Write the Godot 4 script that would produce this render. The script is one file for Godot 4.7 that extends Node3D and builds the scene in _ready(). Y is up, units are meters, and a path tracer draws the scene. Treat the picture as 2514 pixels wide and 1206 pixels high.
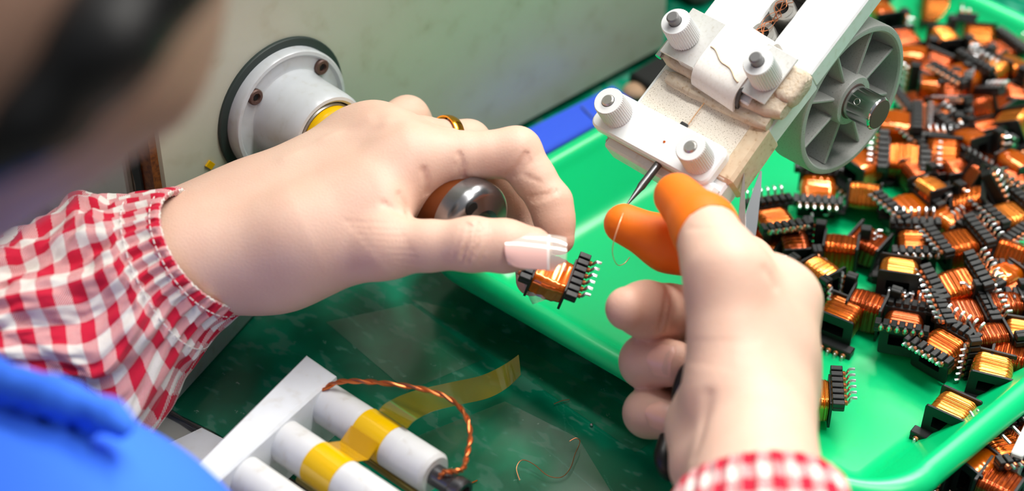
extends Node3D
# A close view over a worker's shoulder: two hands finish a wound coil at a winding machine.

const F := 4500.0
const PITCH := deg_to_rad(38.5)
const YAW := deg_to_rad(46.3)
const CAM_H := 0.443
var R: Vector3
var U: Vector3
var BK: Vector3
var EYE: Vector3
var M := {}
var used := {}

func _ready():
	# ---- camera ----
	R = Vector3(cos(YAW), 0, -sin(YAW))
	var bh := Vector3(sin(YAW), 0, cos(YAW))
	U = Vector3.UP * cos(PITCH) - bh * sin(PITCH)
	BK = bh * cos(PITCH) + Vector3.UP * sin(PITCH)
	EYE = BK * (CAM_H / sin(PITCH))
	var cam := Camera3D.new()
	cam.name = "camera"
	cam.transform = Transform3D(Basis(R, U, BK), EYE)
	cam.near = 0.02
	cam.far = 20.0
	var ca := CameraAttributesPhysical.new()
	ca.frustum_focal_length = 12.0 * F / 603.0
	ca.frustum_focus_distance = 0.625
	ca.exposure_aperture = 9.0
	ca.frustum_near = 0.02
	ca.frustum_far = 20.0
	cam.attributes = ca
	cam.fov = rad_to_deg(2.0 * atan(603.0 / F))
	add_child(cam)
	cam.current = true
	# ---- sky and exposure ----
	var we := WorldEnvironment.new()
	we.name = "environment"
	var env := Environment.new()
	var sm := ProceduralSkyMaterial.new()      # the workshop around: pale ceiling, dimmer walls, dark floor
	sm.sky_top_color = Color(0.66, 0.68, 0.70)
	sm.sky_horizon_color = Color(0.34, 0.35, 0.36)
	sm.sky_curve = 0.4
	sm.ground_horizon_color = Color(0.34, 0.35, 0.36)
	sm.ground_bottom_color = Color(0.22, 0.22, 0.22)
	sm.sky_energy_multiplier = 0.9
	sm.ground_energy_multiplier = 0.9
	var sky := Sky.new()
	sky.sky_material = sm
	env.background_mode = Environment.BG_SKY
	env.sky = sky
	env.tonemap_mode = Environment.TONE_MAPPER_LINEAR
	env.tonemap_exposure = 1.05
	env.sdfgi_enabled = true
	env.ssao_enabled = true
	env.ssil_enabled = true
	we.environment = env
	add_child(we)
	# ---- the workshop's tube lights overhead ----
	area_light("tube_light", Vector3(-0.30, 1.10, -0.75), Vector3(0.1, 0, -0.05), Vector2(1.5, 0.18), 3.0)
	area_light("tube_light", Vector3(0.25, 1.25, -0.20), Vector3(0.1, 0, -0.05), Vector2(1.5, 0.18), 1.75)
	materials()
	build_bench()
	build_machine()
	build_tray()
	build_coils()
	build_arm()
	build_rollers()
	build_small()
	build_person()

func area_light(called: String, at: Vector3, towards: Vector3, size: Vector2, energy: float):
	var l := AreaLight3D.new()
	l.area_size = size
	l.light_energy = energy
	l.light_color = Color(1.0, 0.985, 0.96)
	l.shadow_enabled = true
	l.area_range = 6.0
	l.area_attenuation = 2.0
	l.name = called
	l.transform = Transform3D(Basis.looking_at(towards - at, Vector3(0, 0, -1)), at)
	add_child(l, true)

# ---------- pixels to places ----------
func ray(x: float, y: float) -> Vector3:
	return R * ((x - 1257.0) / F) - U * ((y - 603.0) / F) - BK

func D(x: float, y: float, d: float) -> Vector3:      # the point at that depth along the view axis
	return EYE + ray(x, y) * d

func on(x: float, y: float, h: float) -> Vector3:     # the point at height h
	var r := ray(x, y)
	return EYE + r * ((h - EYE.y) / r.y)

# ---------- nodes ----------
func numbered(called: String) -> String:
	if not used.has(called):
		used[called] = 0
		return called
	used[called] += 1
	return "%s_%03d" % [called, used[called]]

func thing(called: String, label: String, category: String, at := Vector3.ZERO, group := "") -> Node3D:
	var o := Node3D.new()
	o.name = numbered(called)
	o.position = at
	add_child(o, true)
	tag(o, label, category, group)
	return o

func tag(o: Node, label: String, category: String, group := ""):
	o.set_meta("label", label)
	o.set_meta("category", category)
	if group != "":
		o.set_meta("group", group)

func part(called: String, mesh: Mesh, mat: Material, parent: Node3D, xf := Transform3D()) -> MeshInstance3D:
	var m := MeshInstance3D.new()
	m.mesh = mesh
	m.material_override = null
	for i in mesh.get_surface_count():
		if mat:
			m.set_surface_override_material(i, mat)
	m.transform = xf
	m.cast_shadow = GeometryInstance3D.SHADOW_CASTING_SETTING_ON
	if parent == self:
		m.name = numbered(called)
	else:
		var n := 0
		var nm := called
		while parent.has_node(nm):
			n += 1
			nm = "%s_%03d" % [called, n]
		m.name = nm
	parent.add_child(m, true)
	return m

func single(called: String, mesh: Mesh, mat: Material, label: String, category: String, group := "", xf := Transform3D()) -> MeshInstance3D:
	var m := part(called, mesh, mat, self, xf)
	tag(m, label, category, group)
	return m

# ---------- mesh building ----------
# triangles of shared vertices; normals are smoothed across edges flatter than crease degrees
func tri_mesh(v: PackedVector3Array, idx: PackedInt32Array, crease := 38.0, uv := PackedVector2Array(), orient := true) -> ArrayMesh:
	var n := idx.size() / 3
	if orient:
		var c := Vector3.ZERO
		for p in v:
			c += p
		c /= maxf(1.0, v.size())
		var vol := 0.0
		for t in n:
			vol += (v[idx[t * 3]] - c).dot((v[idx[t * 3 + 1]] - c).cross(v[idx[t * 3 + 2]] - c))
		if vol > 0.0:
			for t in n:
				var s := idx[t * 3 + 1]
				idx[t * 3 + 1] = idx[t * 3 + 2]
				idx[t * 3 + 2] = s
	var fn := PackedVector3Array()
	fn.resize(n)
	var fa := PackedVector3Array()
	fa.resize(n)
	var adj := []
	adj.resize(v.size())
	for t in n:
		var a := v[idx[t * 3]]
		var cr := (v[idx[t * 3 + 2]] - a).cross(v[idx[t * 3 + 1]] - a)
		fa[t] = cr
		fn[t] = cr.normalized()
		for k in 3:
			var i := idx[t * 3 + k]
			if adj[i] == null:
				adj[i] = PackedInt32Array()
			adj[i].append(t)
	var cc := cos(deg_to_rad(crease))
	var ov := PackedVector3Array()
	var on_ := PackedVector3Array()
	var ou := PackedVector2Array()
	ov.resize(n * 3)
	on_.resize(n * 3)
	if uv.size():
		ou.resize(n * 3)
	var w := 0
	for t in n:
		if fa[t].length_squared() < 1e-24:
			continue
		for k in 3:
			var i := idx[t * 3 + k]
			var s := Vector3.ZERO
			for o in adj[i]:
				if fn[o].dot(fn[t]) >= cc:
					s += fa[o]
			ov[w] = v[i]
			on_[w] = s.normalized() if s.length_squared() > 1e-30 else fn[t]
			if uv.size():
				ou[w] = uv[i]
			w += 1
	ov.resize(w)
	on_.resize(w)
	var arr := []
	arr.resize(Mesh.ARRAY_MAX)
	arr[Mesh.ARRAY_VERTEX] = ov
	arr[Mesh.ARRAY_NORMAL] = on_
	if uv.size():
		ou.resize(w)
		arr[Mesh.ARRAY_TEX_UV] = ou
	var m := ArrayMesh.new()
	m.add_surface_from_arrays(Mesh.PRIMITIVE_TRIANGLES, arr)
	return m

# rings of equal point counts, joined into a skin; caps 1 start, 2 end; shut joins the last ring to the first
func loft(rings: Array, caps := 3, crease := 38.0, closed := true, shut := false, uvs := [], orient := true) -> ArrayMesh:
	var v := PackedVector3Array()
	var uv := PackedVector2Array()
	var idx := PackedInt32Array()
	var k: int = rings[0].size()
	for r in rings:
		v.append_array(r)
	for u in uvs:
		uv.append_array(u)
	var rows := rings.size()
	for i in (rows if shut else rows - 1):
		var i2 := (i + 1) % rows
		for j in (k if closed else k - 1):
			var j2 := (j + 1) % k
			idx.append_array([i * k + j, i * k + j2, i2 * k + j2, i * k + j, i2 * k + j2, i2 * k + j])
	for e in [0, 1]:
		if caps & (1 << e):
			var base := 0 if e == 0 else (rows - 1) * k
			var c := Vector3.ZERO
			for j in k:
				c += v[base + j]
			v.append(c / k)
			if uv.size():
				uv.append(uv[base])
			var ci := v.size() - 1
			for j in k:
				var j2 := (j + 1) % k
				if e == 0:
					idx.append_array([ci, base + j2, base + j])
				else:
					idx.append_array([ci, base + j, base + j2])
	return tri_mesh(v, idx, crease, uv, orient)

func join(list: Array) -> ArrayMesh:       # list of [mesh, transform], joined into one surface
	var st := SurfaceTool.new()
	st.begin(Mesh.PRIMITIVE_TRIANGLES)
	for e in list:
		for s in e[0].get_surface_count():
			st.append_from(e[0], s, e[1])
	return st.commit()

func stacked(list: Array) -> ArrayMesh:    # list of [mesh, material], each a surface of one mesh
	var m := ArrayMesh.new()
	for e in list:
		for s in e[0].get_surface_count():
			m.add_surface_from_arrays(Mesh.PRIMITIVE_TRIANGLES, e[0].surface_get_arrays(s))
			m.surface_set_material(m.get_surface_count() - 1, e[1])
	return m

func rect_ring(w: float, d: float, ch: float, y: float) -> PackedVector3Array:
	var a := w / 2
	var b := d / 2
	return PackedVector3Array([Vector3(-a + ch, y, -b), Vector3(a - ch, y, -b), Vector3(a, y, -b + ch), Vector3(a, y, b - ch), Vector3(a - ch, y, b), Vector3(-a + ch, y, b), Vector3(-a, y, b - ch), Vector3(-a, y, -b + ch)])

func box(w: float, h: float, d: float, ch := 0.0004) -> ArrayMesh:   # chamfered, centred
	var e := 1e-5
	return loft([rect_ring(w - 2 * ch, d - 2 * ch, e, -h / 2), rect_ring(w, d, ch, -h / 2 + ch), rect_ring(w, d, ch, h / 2 - ch), rect_ring(w - 2 * ch, d - 2 * ch, e, h / 2)], 3, 30.0)

func rrect(w: float, d: float, r: float, n := 4) -> PackedVector2Array:
	var out := PackedVector2Array()
	for q in 4:
		var cx := (w / 2 - r) * (1 if q in [0, 3] else -1)
		var cy := (d / 2 - r) * (1 if q in [0, 1] else -1)
		for i in n + 1:
			var a := PI / 2 * (q + float(i) / n)
			out.append(Vector2(cx + r * cos(a), cy + r * sin(a)))
	return out

func flat(poly: PackedVector2Array, y: float, sc := 1.0) -> PackedVector3Array:
	var out := PackedVector3Array()
	for p in poly:
		out.append(Vector3(p.x * sc, y, p.y * sc))
	return out

func shrink(poly: PackedVector2Array, by: float) -> PackedVector2Array:   # moves each corner inwards along its bisector
	var out := PackedVector2Array()
	var n := poly.size()
	var area := 0.0
	for i in n:
		area += poly[i].cross(poly[(i + 1) % n])
	var s := 1.0 if area > 0 else -1.0
	for i in n:
		var e1 := (poly[i] - poly[(i + n - 1) % n]).normalized()
		var e2 := (poly[(i + 1) % n] - poly[i]).normalized()
		var n1 := Vector2(-e1.y, e1.x) * s
		var n2 := Vector2(-e2.y, e2.x) * s
		var m := n1 + n2
		out.append(poly[i] + m * (by / maxf(0.3, 1.0 + n1.dot(n2))))
	return out

func prism(poly: PackedVector2Array, y0: float, y1: float, ch := 0.0005) -> ArrayMesh:   # poly in x, z
	var a := shrink(poly, ch)
	return loft([flat(a, y0), flat(poly, y0 + ch), flat(poly, y1 - ch), flat(a, y1)], 3, 30.0)

func lathe(prof: Array, seg := 40, caps := 3, crease := 38.0) -> ArrayMesh:   # prof of Vector2(radius, height) about y
	var rings := []
	for p in prof:
		var r := PackedVector3Array()
		for i in seg:
			var a := TAU * i / seg
			r.append(Vector3(p.x * cos(a), p.y, p.x * sin(a)))
		rings.append(r)
	return loft(rings, caps, crease)

func frames(pts: Array) -> Array:    # a frame without twist at each point of a path
	var out := []
	var t0: Vector3 = (pts[1] - pts[0]).normalized()
	var s := t0.cross(Vector3.UP if absf(t0.y) < 0.9 else Vector3.RIGHT).normalized()
	for i in pts.size():
		var t: Vector3 = (pts[mini(i + 1, pts.size() - 1)] - pts[maxi(i - 1, 0)]).normalized()
		s = (s - t * s.dot(t)).normalized()
		out.append([t, s, t.cross(s)])
	return out

func tube(pts: Array, rad, seg := 8, caps := 3) -> ArrayMesh:   # rad: a number, or one per point
	var fr := frames(pts)
	var rings := []
	for i in pts.size():
		var r: float = rad[i] if rad is Array else rad
		var ring := PackedVector3Array()
		for j in seg:
			var a := TAU * j / seg
			ring.append(pts[i] + (fr[i][1] * cos(a) + fr[i][2] * sin(a)) * r)
		rings.append(ring)
	return loft(rings, caps, 50.0)

func ribbon(pts: Array, across: Array, thick: float) -> ArrayMesh:   # a strip of the path's points, each with its half width vector
	var rings := []
	for i in pts.size():
		var t: Vector3 = (pts[mini(i + 1, pts.size() - 1)] - pts[maxi(i - 1, 0)]).normalized()
		var n: Vector3 = t.cross(across[i]).normalized() * thick / 2
		rings.append(PackedVector3Array([pts[i] - across[i] - n, pts[i] + across[i] - n, pts[i] + across[i] + n, pts[i] - across[i] + n]))
	return loft(rings, 3, 40.0)

func curve(pts: Array, per := 8) -> Array:     # Catmull-Rom through the points
	var out := []
	var n := pts.size()
	for i in n - 1:
		for k in per:
			var t := float(k) / per
			out.append(pts[i].cubic_interpolate(pts[i + 1], pts[maxi(i - 1, 0)], pts[mini(i + 2, n - 1)], t))
	out.append(pts[n - 1])
	return out

func along(axis: Vector3, up: Vector3, at: Vector3) -> Transform3D:   # y of the mesh along axis, z near up
	var y := axis.normalized()
	var x := y.cross(up).normalized()
	return Transform3D(Basis(x, y, x.cross(y)), at)

# ---------- a field of distances, meshed as surface nets ----------
class Field:
	var o: Vector3
	var c: float
	var nx: int
	var ny: int
	var nz: int
	var d := PackedFloat32Array()

	func _init(lo: Vector3, hi: Vector3, cell: float):
		o = lo
		c = cell
		nx = int((hi.x - lo.x) / cell) + 2
		ny = int((hi.y - lo.y) / cell) + 2
		nz = int((hi.z - lo.z) / cell) + 2
		d.resize(nx * ny * nz)
		d.fill(1.0)

	func span(lo: Vector3, hi: Vector3) -> Array:
		return [clampi(int((lo.x - o.x) / c), 0, nx - 1), clampi(int((hi.x - o.x) / c) + 1, 0, nx - 1), clampi(int((lo.y - o.y) / c), 0, ny - 1), clampi(int((hi.y - o.y) / c) + 1, 0, ny - 1), clampi(int((lo.z - o.z) / c), 0, nz - 1), clampi(int((hi.z - o.z) / c) + 1, 0, nz - 1)]

	# a chain of tapered capsules: k joins its links; k_root near its first joint and k_far elsewhere join it to the rest
	func chain(pts: Array, rad: Array, k := 0.003, k_root := 0.006, k_far := 0.001, reach := 0.02):
		var lo: Vector3 = pts[0]
		var hi: Vector3 = pts[0]
		var big := 0.0
		for i in pts.size():
			lo = lo.min(pts[i])
			hi = hi.max(pts[i])
			big = maxf(big, rad[i])
		var mg := Vector3.ONE * (big + maxf(k_root, k_far) + 3.0 * c)
		var s := span(lo - mg, hi + mg)
		var segs := pts.size() - 1
		for z in range(s[4], s[5] + 1):
			for y in range(s[2], s[3] + 1):
				var at: int = s[0] + nx * (y + ny * z)
				var p := o + Vector3(s[0], y, z) * c
				for x in range(s[0], s[1] + 1):
					var v := 1.0
					for i in segs:
						var a: Vector3 = pts[i]
						var ba: Vector3 = pts[i + 1] - a
						var pa := p - a
						var t := clampf(pa.dot(ba) / ba.length_squared(), 0.0, 1.0)
						var e := (pa - ba * t).length() - lerpf(rad[i], rad[i + 1], t)
						if i == 0:
							v = e
						else:
							var h := maxf(k - absf(v - e), 0.0) / k
							v = minf(v, e) - h * h * k * 0.25
					var was := d[at]
					if v < was + k_root:
						var kk := lerpf(k_root, k_far, clampf(((p - pts[0]).length() - reach) / 0.014, 0.0, 1.0))
						var h2 := maxf(kk - absf(was - v), 0.0) / kk
						d[at] = minf(was, v) - h2 * h2 * kk * 0.25
					at += 1
					p.x += c

	func at(p: Vector3) -> float:      # the distance there, interpolated
		var q := (p - o) / c
		var x := int(q.x)
		var y := int(q.y)
		var z := int(q.z)
		if q.x < 0 or q.y < 0 or q.z < 0 or x >= nx - 1 or y >= ny - 1 or z >= nz - 1:
			return 0.004
		var i := x + nx * (y + ny * z)
		var s := nx * ny
		var t := q - Vector3(x, y, z)
		return lerpf(lerpf(lerpf(d[i], d[i + 1], t.x), lerpf(d[i + nx], d[i + nx + 1], t.x), t.y), lerpf(lerpf(d[i + s], d[i + s + 1], t.x), lerpf(d[i + s + nx], d[i + s + nx + 1], t.x), t.y), t.z)

	# presses a groove (depth above 0) or raises a ridge (below 0) along a path
	func groove(pts: Array, w: float, depth: float):
		var lo: Vector3 = pts[0]
		var hi: Vector3 = pts[0]
		for q in pts:
			lo = lo.min(q)
			hi = hi.max(q)
		var mg := Vector3.ONE * w * 2.4
		var s := span(lo - mg, hi + mg)
		for z in range(s[4], s[5] + 1):
			for y in range(s[2], s[3] + 1):
				var at: int = s[0] + nx * (y + ny * z)
				var p := o + Vector3(s[0], y, z) * c
				for x in range(s[0], s[1] + 1):
					var best := 1.0
					for i in maxi(1, pts.size() - 1):
						var a: Vector3 = pts[i]
						var ba: Vector3 = pts[mini(i + 1, pts.size() - 1)] - a
						var pa := p - a
						var t := clampf(pa.dot(ba) / maxf(1e-12, ba.length_squared()), 0.0, 1.0)
						best = minf(best, (pa - ba * t).length())
					d[at] += depth * exp(-best * best / (w * w))
					at += 1
					p.x += c

	func clip(at: Vector3, n: Vector3, thick := 0.0):   # keeps the side that n points to
		for z in nz:
			for y in ny:
				for x in nx:
					var i := x + nx * (y + ny * z)
					d[i] = maxf(d[i], (at - (o + Vector3(x, y, z) * c)).dot(n))

	func net() -> Array:      # [vertices, normals, indices]
		var v := PackedVector3Array()
		var n := PackedVector3Array()
		var idx := PackedInt32Array()
		var id := PackedInt32Array()
		id.resize(nx * ny * nz)
		id.fill(-1)
		var sy := nx
		var sz := nx * ny
		var off := [0, 1, sy, sy + 1, sz, sz + 1, sz + sy, sz + sy + 1]
		var far := c * 5.0
		for z in nz - 1:
			for y in ny - 1:
				var at := nx * (y + ny * z)
				for x in nx - 1:
					var f0 := d[at]
					if f0 < far and f0 > -far:
						var g := [f0, d[at + 1], d[at + sy], d[at + sy + 1], d[at + sz], d[at + sz + 1], d[at + sz + sy], d[at + sz + sy + 1]]
						var m := 0
						for q in 8:
							if g[q] < 0.0:
								m += 1
						if m > 0 and m < 8:
							var sum := Vector3.ZERO
							var k := 0
							for q in 8:
								for b in [1, 2, 4]:
									if not (q & b) and (g[q] < 0.0) != (g[q | b] < 0.0):
										var t: float = g[q] / (g[q] - g[q | b])
										var p := Vector3(q & 1, (q >> 1) & 1, (q >> 2) & 1)
										p[0 if b == 1 else 1 if b == 2 else 2] = t
										sum += p
										k += 1
							id[at] = v.size()
							v.append(o + (Vector3(x, y, z) + sum / k) * c)
							n.append(Vector3(g[1] - g[0] + g[3] - g[2] + g[5] - g[4] + g[7] - g[6], g[2] - g[0] + g[3] - g[1] + g[6] - g[4] + g[7] - g[5], g[4] - g[0] + g[5] - g[1] + g[6] - g[2] + g[7] - g[3]).normalized())
					at += 1
		for z in range(1, nz - 1):
			for y in range(1, ny - 1):
				var at := 1 + nx * (y + ny * z)
				for x in range(1, nx - 1):
					if id[at] >= 0 or absf(d[at]) < far:
						var inside := d[at] < 0.0
						for ax in 3:
							var step: int = [1, sy, sz][ax]
							if inside != (d[at + step] < 0.0):
								var u: int = [sy, sz, 1][ax]
								var w: int = [sz, 1, sy][ax]
								var q0 := id[at]
								var q1 := id[at - u]
								var q2 := id[at - u - w]
								var q3 := id[at - w]
								if q0 >= 0 and q1 >= 0 and q2 >= 0 and q3 >= 0:
									if inside:
										idx.append_array([q0, q2, q1, q0, q3, q2])
									else:
										idx.append_array([q0, q1, q2, q0, q2, q3])
					at += 1
		return [v, n, idx]

func net_mesh(nets: Array, tint = null) -> ArrayMesh:   # nets joined; tint(point) gives the vertex colours
	var v := PackedVector3Array()
	var n := PackedVector3Array()
	var idx := PackedInt32Array()
	for e in nets:
		var first := v.size()
		v.append_array(e[0])
		n.append_array(e[1])
		for i in e[2]:
			idx.append(i + first)
	# wind the triangles so that they agree with their normals (front faces run clockwise)
	for t in idx.size() / 3:
		var a := v[idx[t * 3]]
		if (v[idx[t * 3 + 1]] - a).cross(v[idx[t * 3 + 2]] - a).dot(n[idx[t * 3]] + n[idx[t * 3 + 1]] + n[idx[t * 3 + 2]]) > 0.0:
			var s := idx[t * 3 + 1]
			idx[t * 3 + 1] = idx[t * 3 + 2]
			idx[t * 3 + 2] = s
	var arr := []
	arr.resize(Mesh.ARRAY_MAX)
	arr[Mesh.ARRAY_VERTEX] = v
	arr[Mesh.ARRAY_NORMAL] = n
	arr[Mesh.ARRAY_INDEX] = idx
	if tint != null:
		var col := PackedColorArray()
		for p in v:
			col.append(tint.call(p))
		arr[Mesh.ARRAY_COLOR] = col
	var m := ArrayMesh.new()
	m.add_surface_from_arrays(Mesh.PRIMITIVE_TRIANGLES, arr)
	return m

# ---------- materials ----------
func mat(c: Color, rough: float, metal := 0.0, spec := 0.5) -> StandardMaterial3D:
	var m := StandardMaterial3D.new()
	m.albedo_color = c
	m.roughness = rough
	m.metallic = metal
	m.metallic_specular = spec
	return m

func noise_tex(freq: float, stops: Array, seed_: int, oct := 4, kind := FastNoiseLite.TYPE_SIMPLEX_SMOOTH, size := 512) -> NoiseTexture2D:
	var n := FastNoiseLite.new()
	n.seed = seed_
	n.frequency = freq
	n.noise_type = kind
	n.fractal_octaves = oct
	var t := NoiseTexture2D.new()
	t.width = size
	t.height = size
	t.seamless = true
	t.noise = n
	var g := Gradient.new()
	var offs := PackedFloat32Array()
	var cols := PackedColorArray()
	for s in stops:
		offs.append(s[0])
		cols.append(s[1])
	g.offsets = offs
	g.colors = cols
	t.color_ramp = g
	return t

func tri_tex(m: StandardMaterial3D, t: Texture2D, per_metre: float, world := false) -> StandardMaterial3D:
	m.albedo_texture = t
	m.uv1_triplanar = true
	m.uv1_world_triplanar = world
	m.uv1_scale = Vector3.ONE * per_metre
	return m

func bumpy(m: StandardMaterial3D, t: Texture2D, cm: float) -> StandardMaterial3D:
	m.heightmap_enabled = true
	m.heightmap_texture = t
	m.heightmap_scale = cm
	return m

func glassy(c: Color, rough := 0.08) -> StandardMaterial3D:
	var m := mat(c, rough)
	m.transparency = BaseMaterial3D.TRANSPARENCY_ALPHA
	return m

func gingham() -> ImageTexture:      # woven checks, four repeats of 64 threads
	var im := Image.create(512, 512, false, Image.FORMAT_RGB8)
	var red := Color(0.82, 0.13, 0.245)
	var white := Color(0.93, 0.91, 0.88)
	var rng := RandomNumberGenerator.new()
	rng.seed = 5
	for ty in 256:
		for tx in 256:
			var warp := (tx % 64) < 32
			var weft := (ty % 64) < 32
			var over := (tx + ty) % 4 < 2
			var c := red if (warp if over else weft) else white
			c = c.darkened(rng.randf() * 0.07)
			for y in 2:
				for x in 2:
					im.set_pixel(tx * 2 + x, ty * 2 + y, c.darkened(0.10 if (x if over else y) == 0 else 0.0))
	return ImageTexture.create_from_image(im)

func mat_texture() -> ImageTexture:     # the bench mat: worn green with pale scuffs, scratches and residue
	var sz := 1000
	var im := Image.create(sz, sz, false, Image.FORMAT_RGB8)
	var n1 := FastNoiseLite.new()
	n1.seed = 3
	n1.frequency = 0.008
	n1.fractal_octaves = 4
	var n2 := FastNoiseLite.new()
	n2.seed = 9
	n2.frequency = 0.045
	n2.fractal_octaves = 3
	var a := Color(0.0, 0.40, 0.29)
	var b := Color(0.03, 0.56, 0.42)
	var s := Color(0.48, 0.60, 0.53)
	for y in sz:
		for x in sz:
			var v := n1.get_noise_2d(x, y)
			var w := n2.get_noise_2d(x * 0.6 + y * 0.2, y * 1.2)
			var c := a.lerp(b, clampf(v * 1.4 + 0.5, 0, 1))
			c = c.lerp(s, clampf((w + v * 0.5 - 0.24) * 3.0, 0.0, 0.55))
			im.set_pixel(x, y, c)
	var rng := RandomNumberGenerator.new()
	rng.seed = 77
	for k in 260:
		var p := Vector2(rng.randf() * sz, rng.randf() * sz)
		var an := rng.randf_range(-0.5, 0.5) + (1.2 if rng.randf() < 0.3 else 0.0)
		var ln := rng.randf_range(12, 130)
		var bright := rng.randf_range(0.15, 0.5)
		for i in int(ln):
			var q := p + Vector2(cos(an), sin(an)) * i + Vector2(0, sin(i * 0.02 * k) * 0.5)
			if q.x >= 0 and q.y >= 0 and q.x < sz and q.y < sz:
				im.set_pixel(int(q.x), int(q.y), im.get_pixel(int(q.x), int(q.y)).lerp(s, bright))
	for k in 420:
		var p := Vector2i(rng.randi_range(3, sz - 4), rng.randi_range(3, sz - 4))
		for i in rng.randi_range(1, 6):
			im.set_pixel(p.x + rng.randi_range(-2, 2), p.y + rng.randi_range(-1, 1), Color(0.62, 0.68, 0.62))
	return ImageTexture.create_from_image(im)

func materials():
	var dusty := noise_tex(0.035, [[0.0, Color(1, 1, 1)], [0.6, Color(0.985, 0.985, 0.98)], [0.85, Color(0.95, 0.94, 0.92)], [1.0, Color(0.82, 0.8, 0.76)]], 2, 5)
	var specks := noise_tex(0.11, [[0.0, Color(1, 0.99, 0.97)], [0.7, Color(0.96, 0.94, 0.91)], [0.8, Color(0.72, 0.68, 0.62)], [0.88, Color(0.35, 0.31, 0.28)], [1.0, Color(0.2, 0.18, 0.16)]], 8, 3)
	var rough_n := noise_tex(0.06, [[0.0, Color.BLACK], [1.0, Color.WHITE]], 12, 4)
	var fine_n := noise_tex(0.2, [[0.0, Color.BLACK], [1.0, Color.WHITE]], 14, 3)
	M.panel = tri_tex(mat(Color(0.745, 0.76, 0.70), 0.36), dusty, 3.2)
	M.panel_side = tri_tex(mat(Color(0.84, 0.84, 0.81), 0.4), dusty, 4.0)
	M.trim = tri_tex(mat(Color(0.50, 0.30, 0.10), 0.6), noise_tex(0.03, [[0.0, Color(0.5, 0.42, 0.38)], [0.5, Color(0.85, 0.8, 0.75)], [1.0, Color(1, 1, 1)]], 21), 24.0)
	M.collar = mat(Color(0.16, 0.21, 0.20), 0.5)
	M.grey_paint = tri_tex(mat(Color(0.77, 0.79, 0.81), 0.3), dusty, 9.0)
	M.grey_paint.clearcoat_enabled = true
	M.grey_paint.clearcoat = 0.4
	M.grey_paint.clearcoat_roughness = 0.15
	M.rust = tri_tex(mat(Color(0.50, 0.38, 0.34), 0.5, 0.3), noise_tex(0.09, [[0.0, Color(0.45, 0.42, 0.4)], [1.0, Color(1, 1, 1)]], 16), 60.0)
	M.steel = mat(Color(0.78, 0.78, 0.78), 0.16, 1.0)
	M.steel_dull = tri_tex(mat(Color(0.72, 0.71, 0.69), 0.38, 0.9), dusty, 30.0)
	M.steel_nose = mat(Color(0.55, 0.55, 0.56), 0.26, 0.95)
	M.steel_stud = mat(Color(0.46, 0.46, 0.46), 0.4, 0.3)
	M.steel_dark = mat(Color(0.38, 0.38, 0.39), 0.3, 0.9)
	M.clamp = tri_tex(mat(Color(0.86, 0.86, 0.85), 0.36, 0.35), dusty, 30.0)
	M.axle_end = tri_tex(mat(Color(0.40, 0.31, 0.29), 0.7, 0.0), noise_tex(0.1, [[0.0, Color(0.8, 0.8, 0.8)], [1.0, Color(1, 1, 1)]], 15), 60.0)
	M.hole = mat(Color(0.02, 0.02, 0.02), 0.8)
	M.tape_yellow = mat(Color(0.88, 0.70, 0.0), 0.14, 0.0, 0.6)
	M.tape_amber = mat(Color(0.42, 0.20, 0.06), 0.25)
	M.kapton = glassy(Color(0.84, 0.64, 0.0, 0.55), 0.06)
	M.kapton_thin = glassy(Color(0.56, 0.48, 0.0, 0.42), 0.06)
	M.tray = mat(Color(0.0, 0.80, 0.49), 0.3, 0.0, 0.5)
	M.tray.subsurf_scatter_enabled = true
	M.tray.subsurf_scatter_strength = 0.06
	tri_tex(M.tray, noise_tex(0.14, [[0.0, Color(1, 1, 1)], [0.74, Color(1, 1, 1)], [0.82, Color(1, 1, 1).lerp(Color(0.9, 1, 0.9), 0.4)], [1.0, Color(1, 1, 1)]], 31, 2), 6.0)
	M.mat = mat(Color.WHITE, 0.14, 0.0, 0.45)
	M.mat.albedo_texture = mat_texture()
	M.mat.roughness_texture = noise_tex(0.02, [[0.0, Color(0.5, 0.5, 0.5)], [0.55, Color(0.9, 0.9, 0.9)], [1.0, Color(1, 1, 1)]], 41)
	M.mat.roughness = 0.22
	M.film = glassy(Color(0.30, 0.55, 0.42, 0.06), 0.2)
	M.bench = tri_tex(mat(Color(0.74, 0.74, 0.72), 0.5), dusty, 5.0)
	M.blue = mat(Color(0.20, 0.36, 0.90), 0.42)
	M.blue_dark = mat(Color(0.28, 0.38, 0.74), 0.5)
	M.dark = mat(Color(0.30, 0.29, 0.28), 0.6)
	M.black_gap = mat(Color(0.03, 0.04, 0.035), 0.7)
	M.beige = mat(Color(0.72, 0.58, 0.46), 0.7)
	# coils
	M.black_plastic = mat(Color(0.075, 0.085, 0.088), 0.42, 0.0, 0.5)
	bumpy(M.black_plastic, fine_n, 0.004)
	M.black_plastic.uv1_triplanar = true
	M.black_plastic.uv1_scale = Vector3.ONE * 90.0
	M.copper = mat(Color(0.80, 0.38, 0.07), 0.24, 0.92)
	M.copper.clearcoat_enabled = true
	M.copper.clearcoat = 0.5
	M.copper.clearcoat_roughness = 0.12
	M.copper_pale = mat(Color(0.90, 0.52, 0.16), 0.24, 0.85)
	M.copper_pale.clearcoat_enabled = true
	M.copper_pale.clearcoat = 0.6
	M.copper_pale.clearcoat_roughness = 0.1
	M.copper_brown = mat(Color(0.66, 0.28, 0.06), 0.27, 0.9)
	M.copper_brown.clearcoat_enabled = true
	M.copper_brown.clearcoat = 0.5
	M.copper_brown.clearcoat_roughness = 0.12
	M.taped = mat(Color(0.90, 0.42, 0.03), 0.16, 0.6, 0.6)
	M.taped.clearcoat_enabled = true
	M.taped.clearcoat = 0.8
	M.taped.clearcoat_roughness = 0.08
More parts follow.
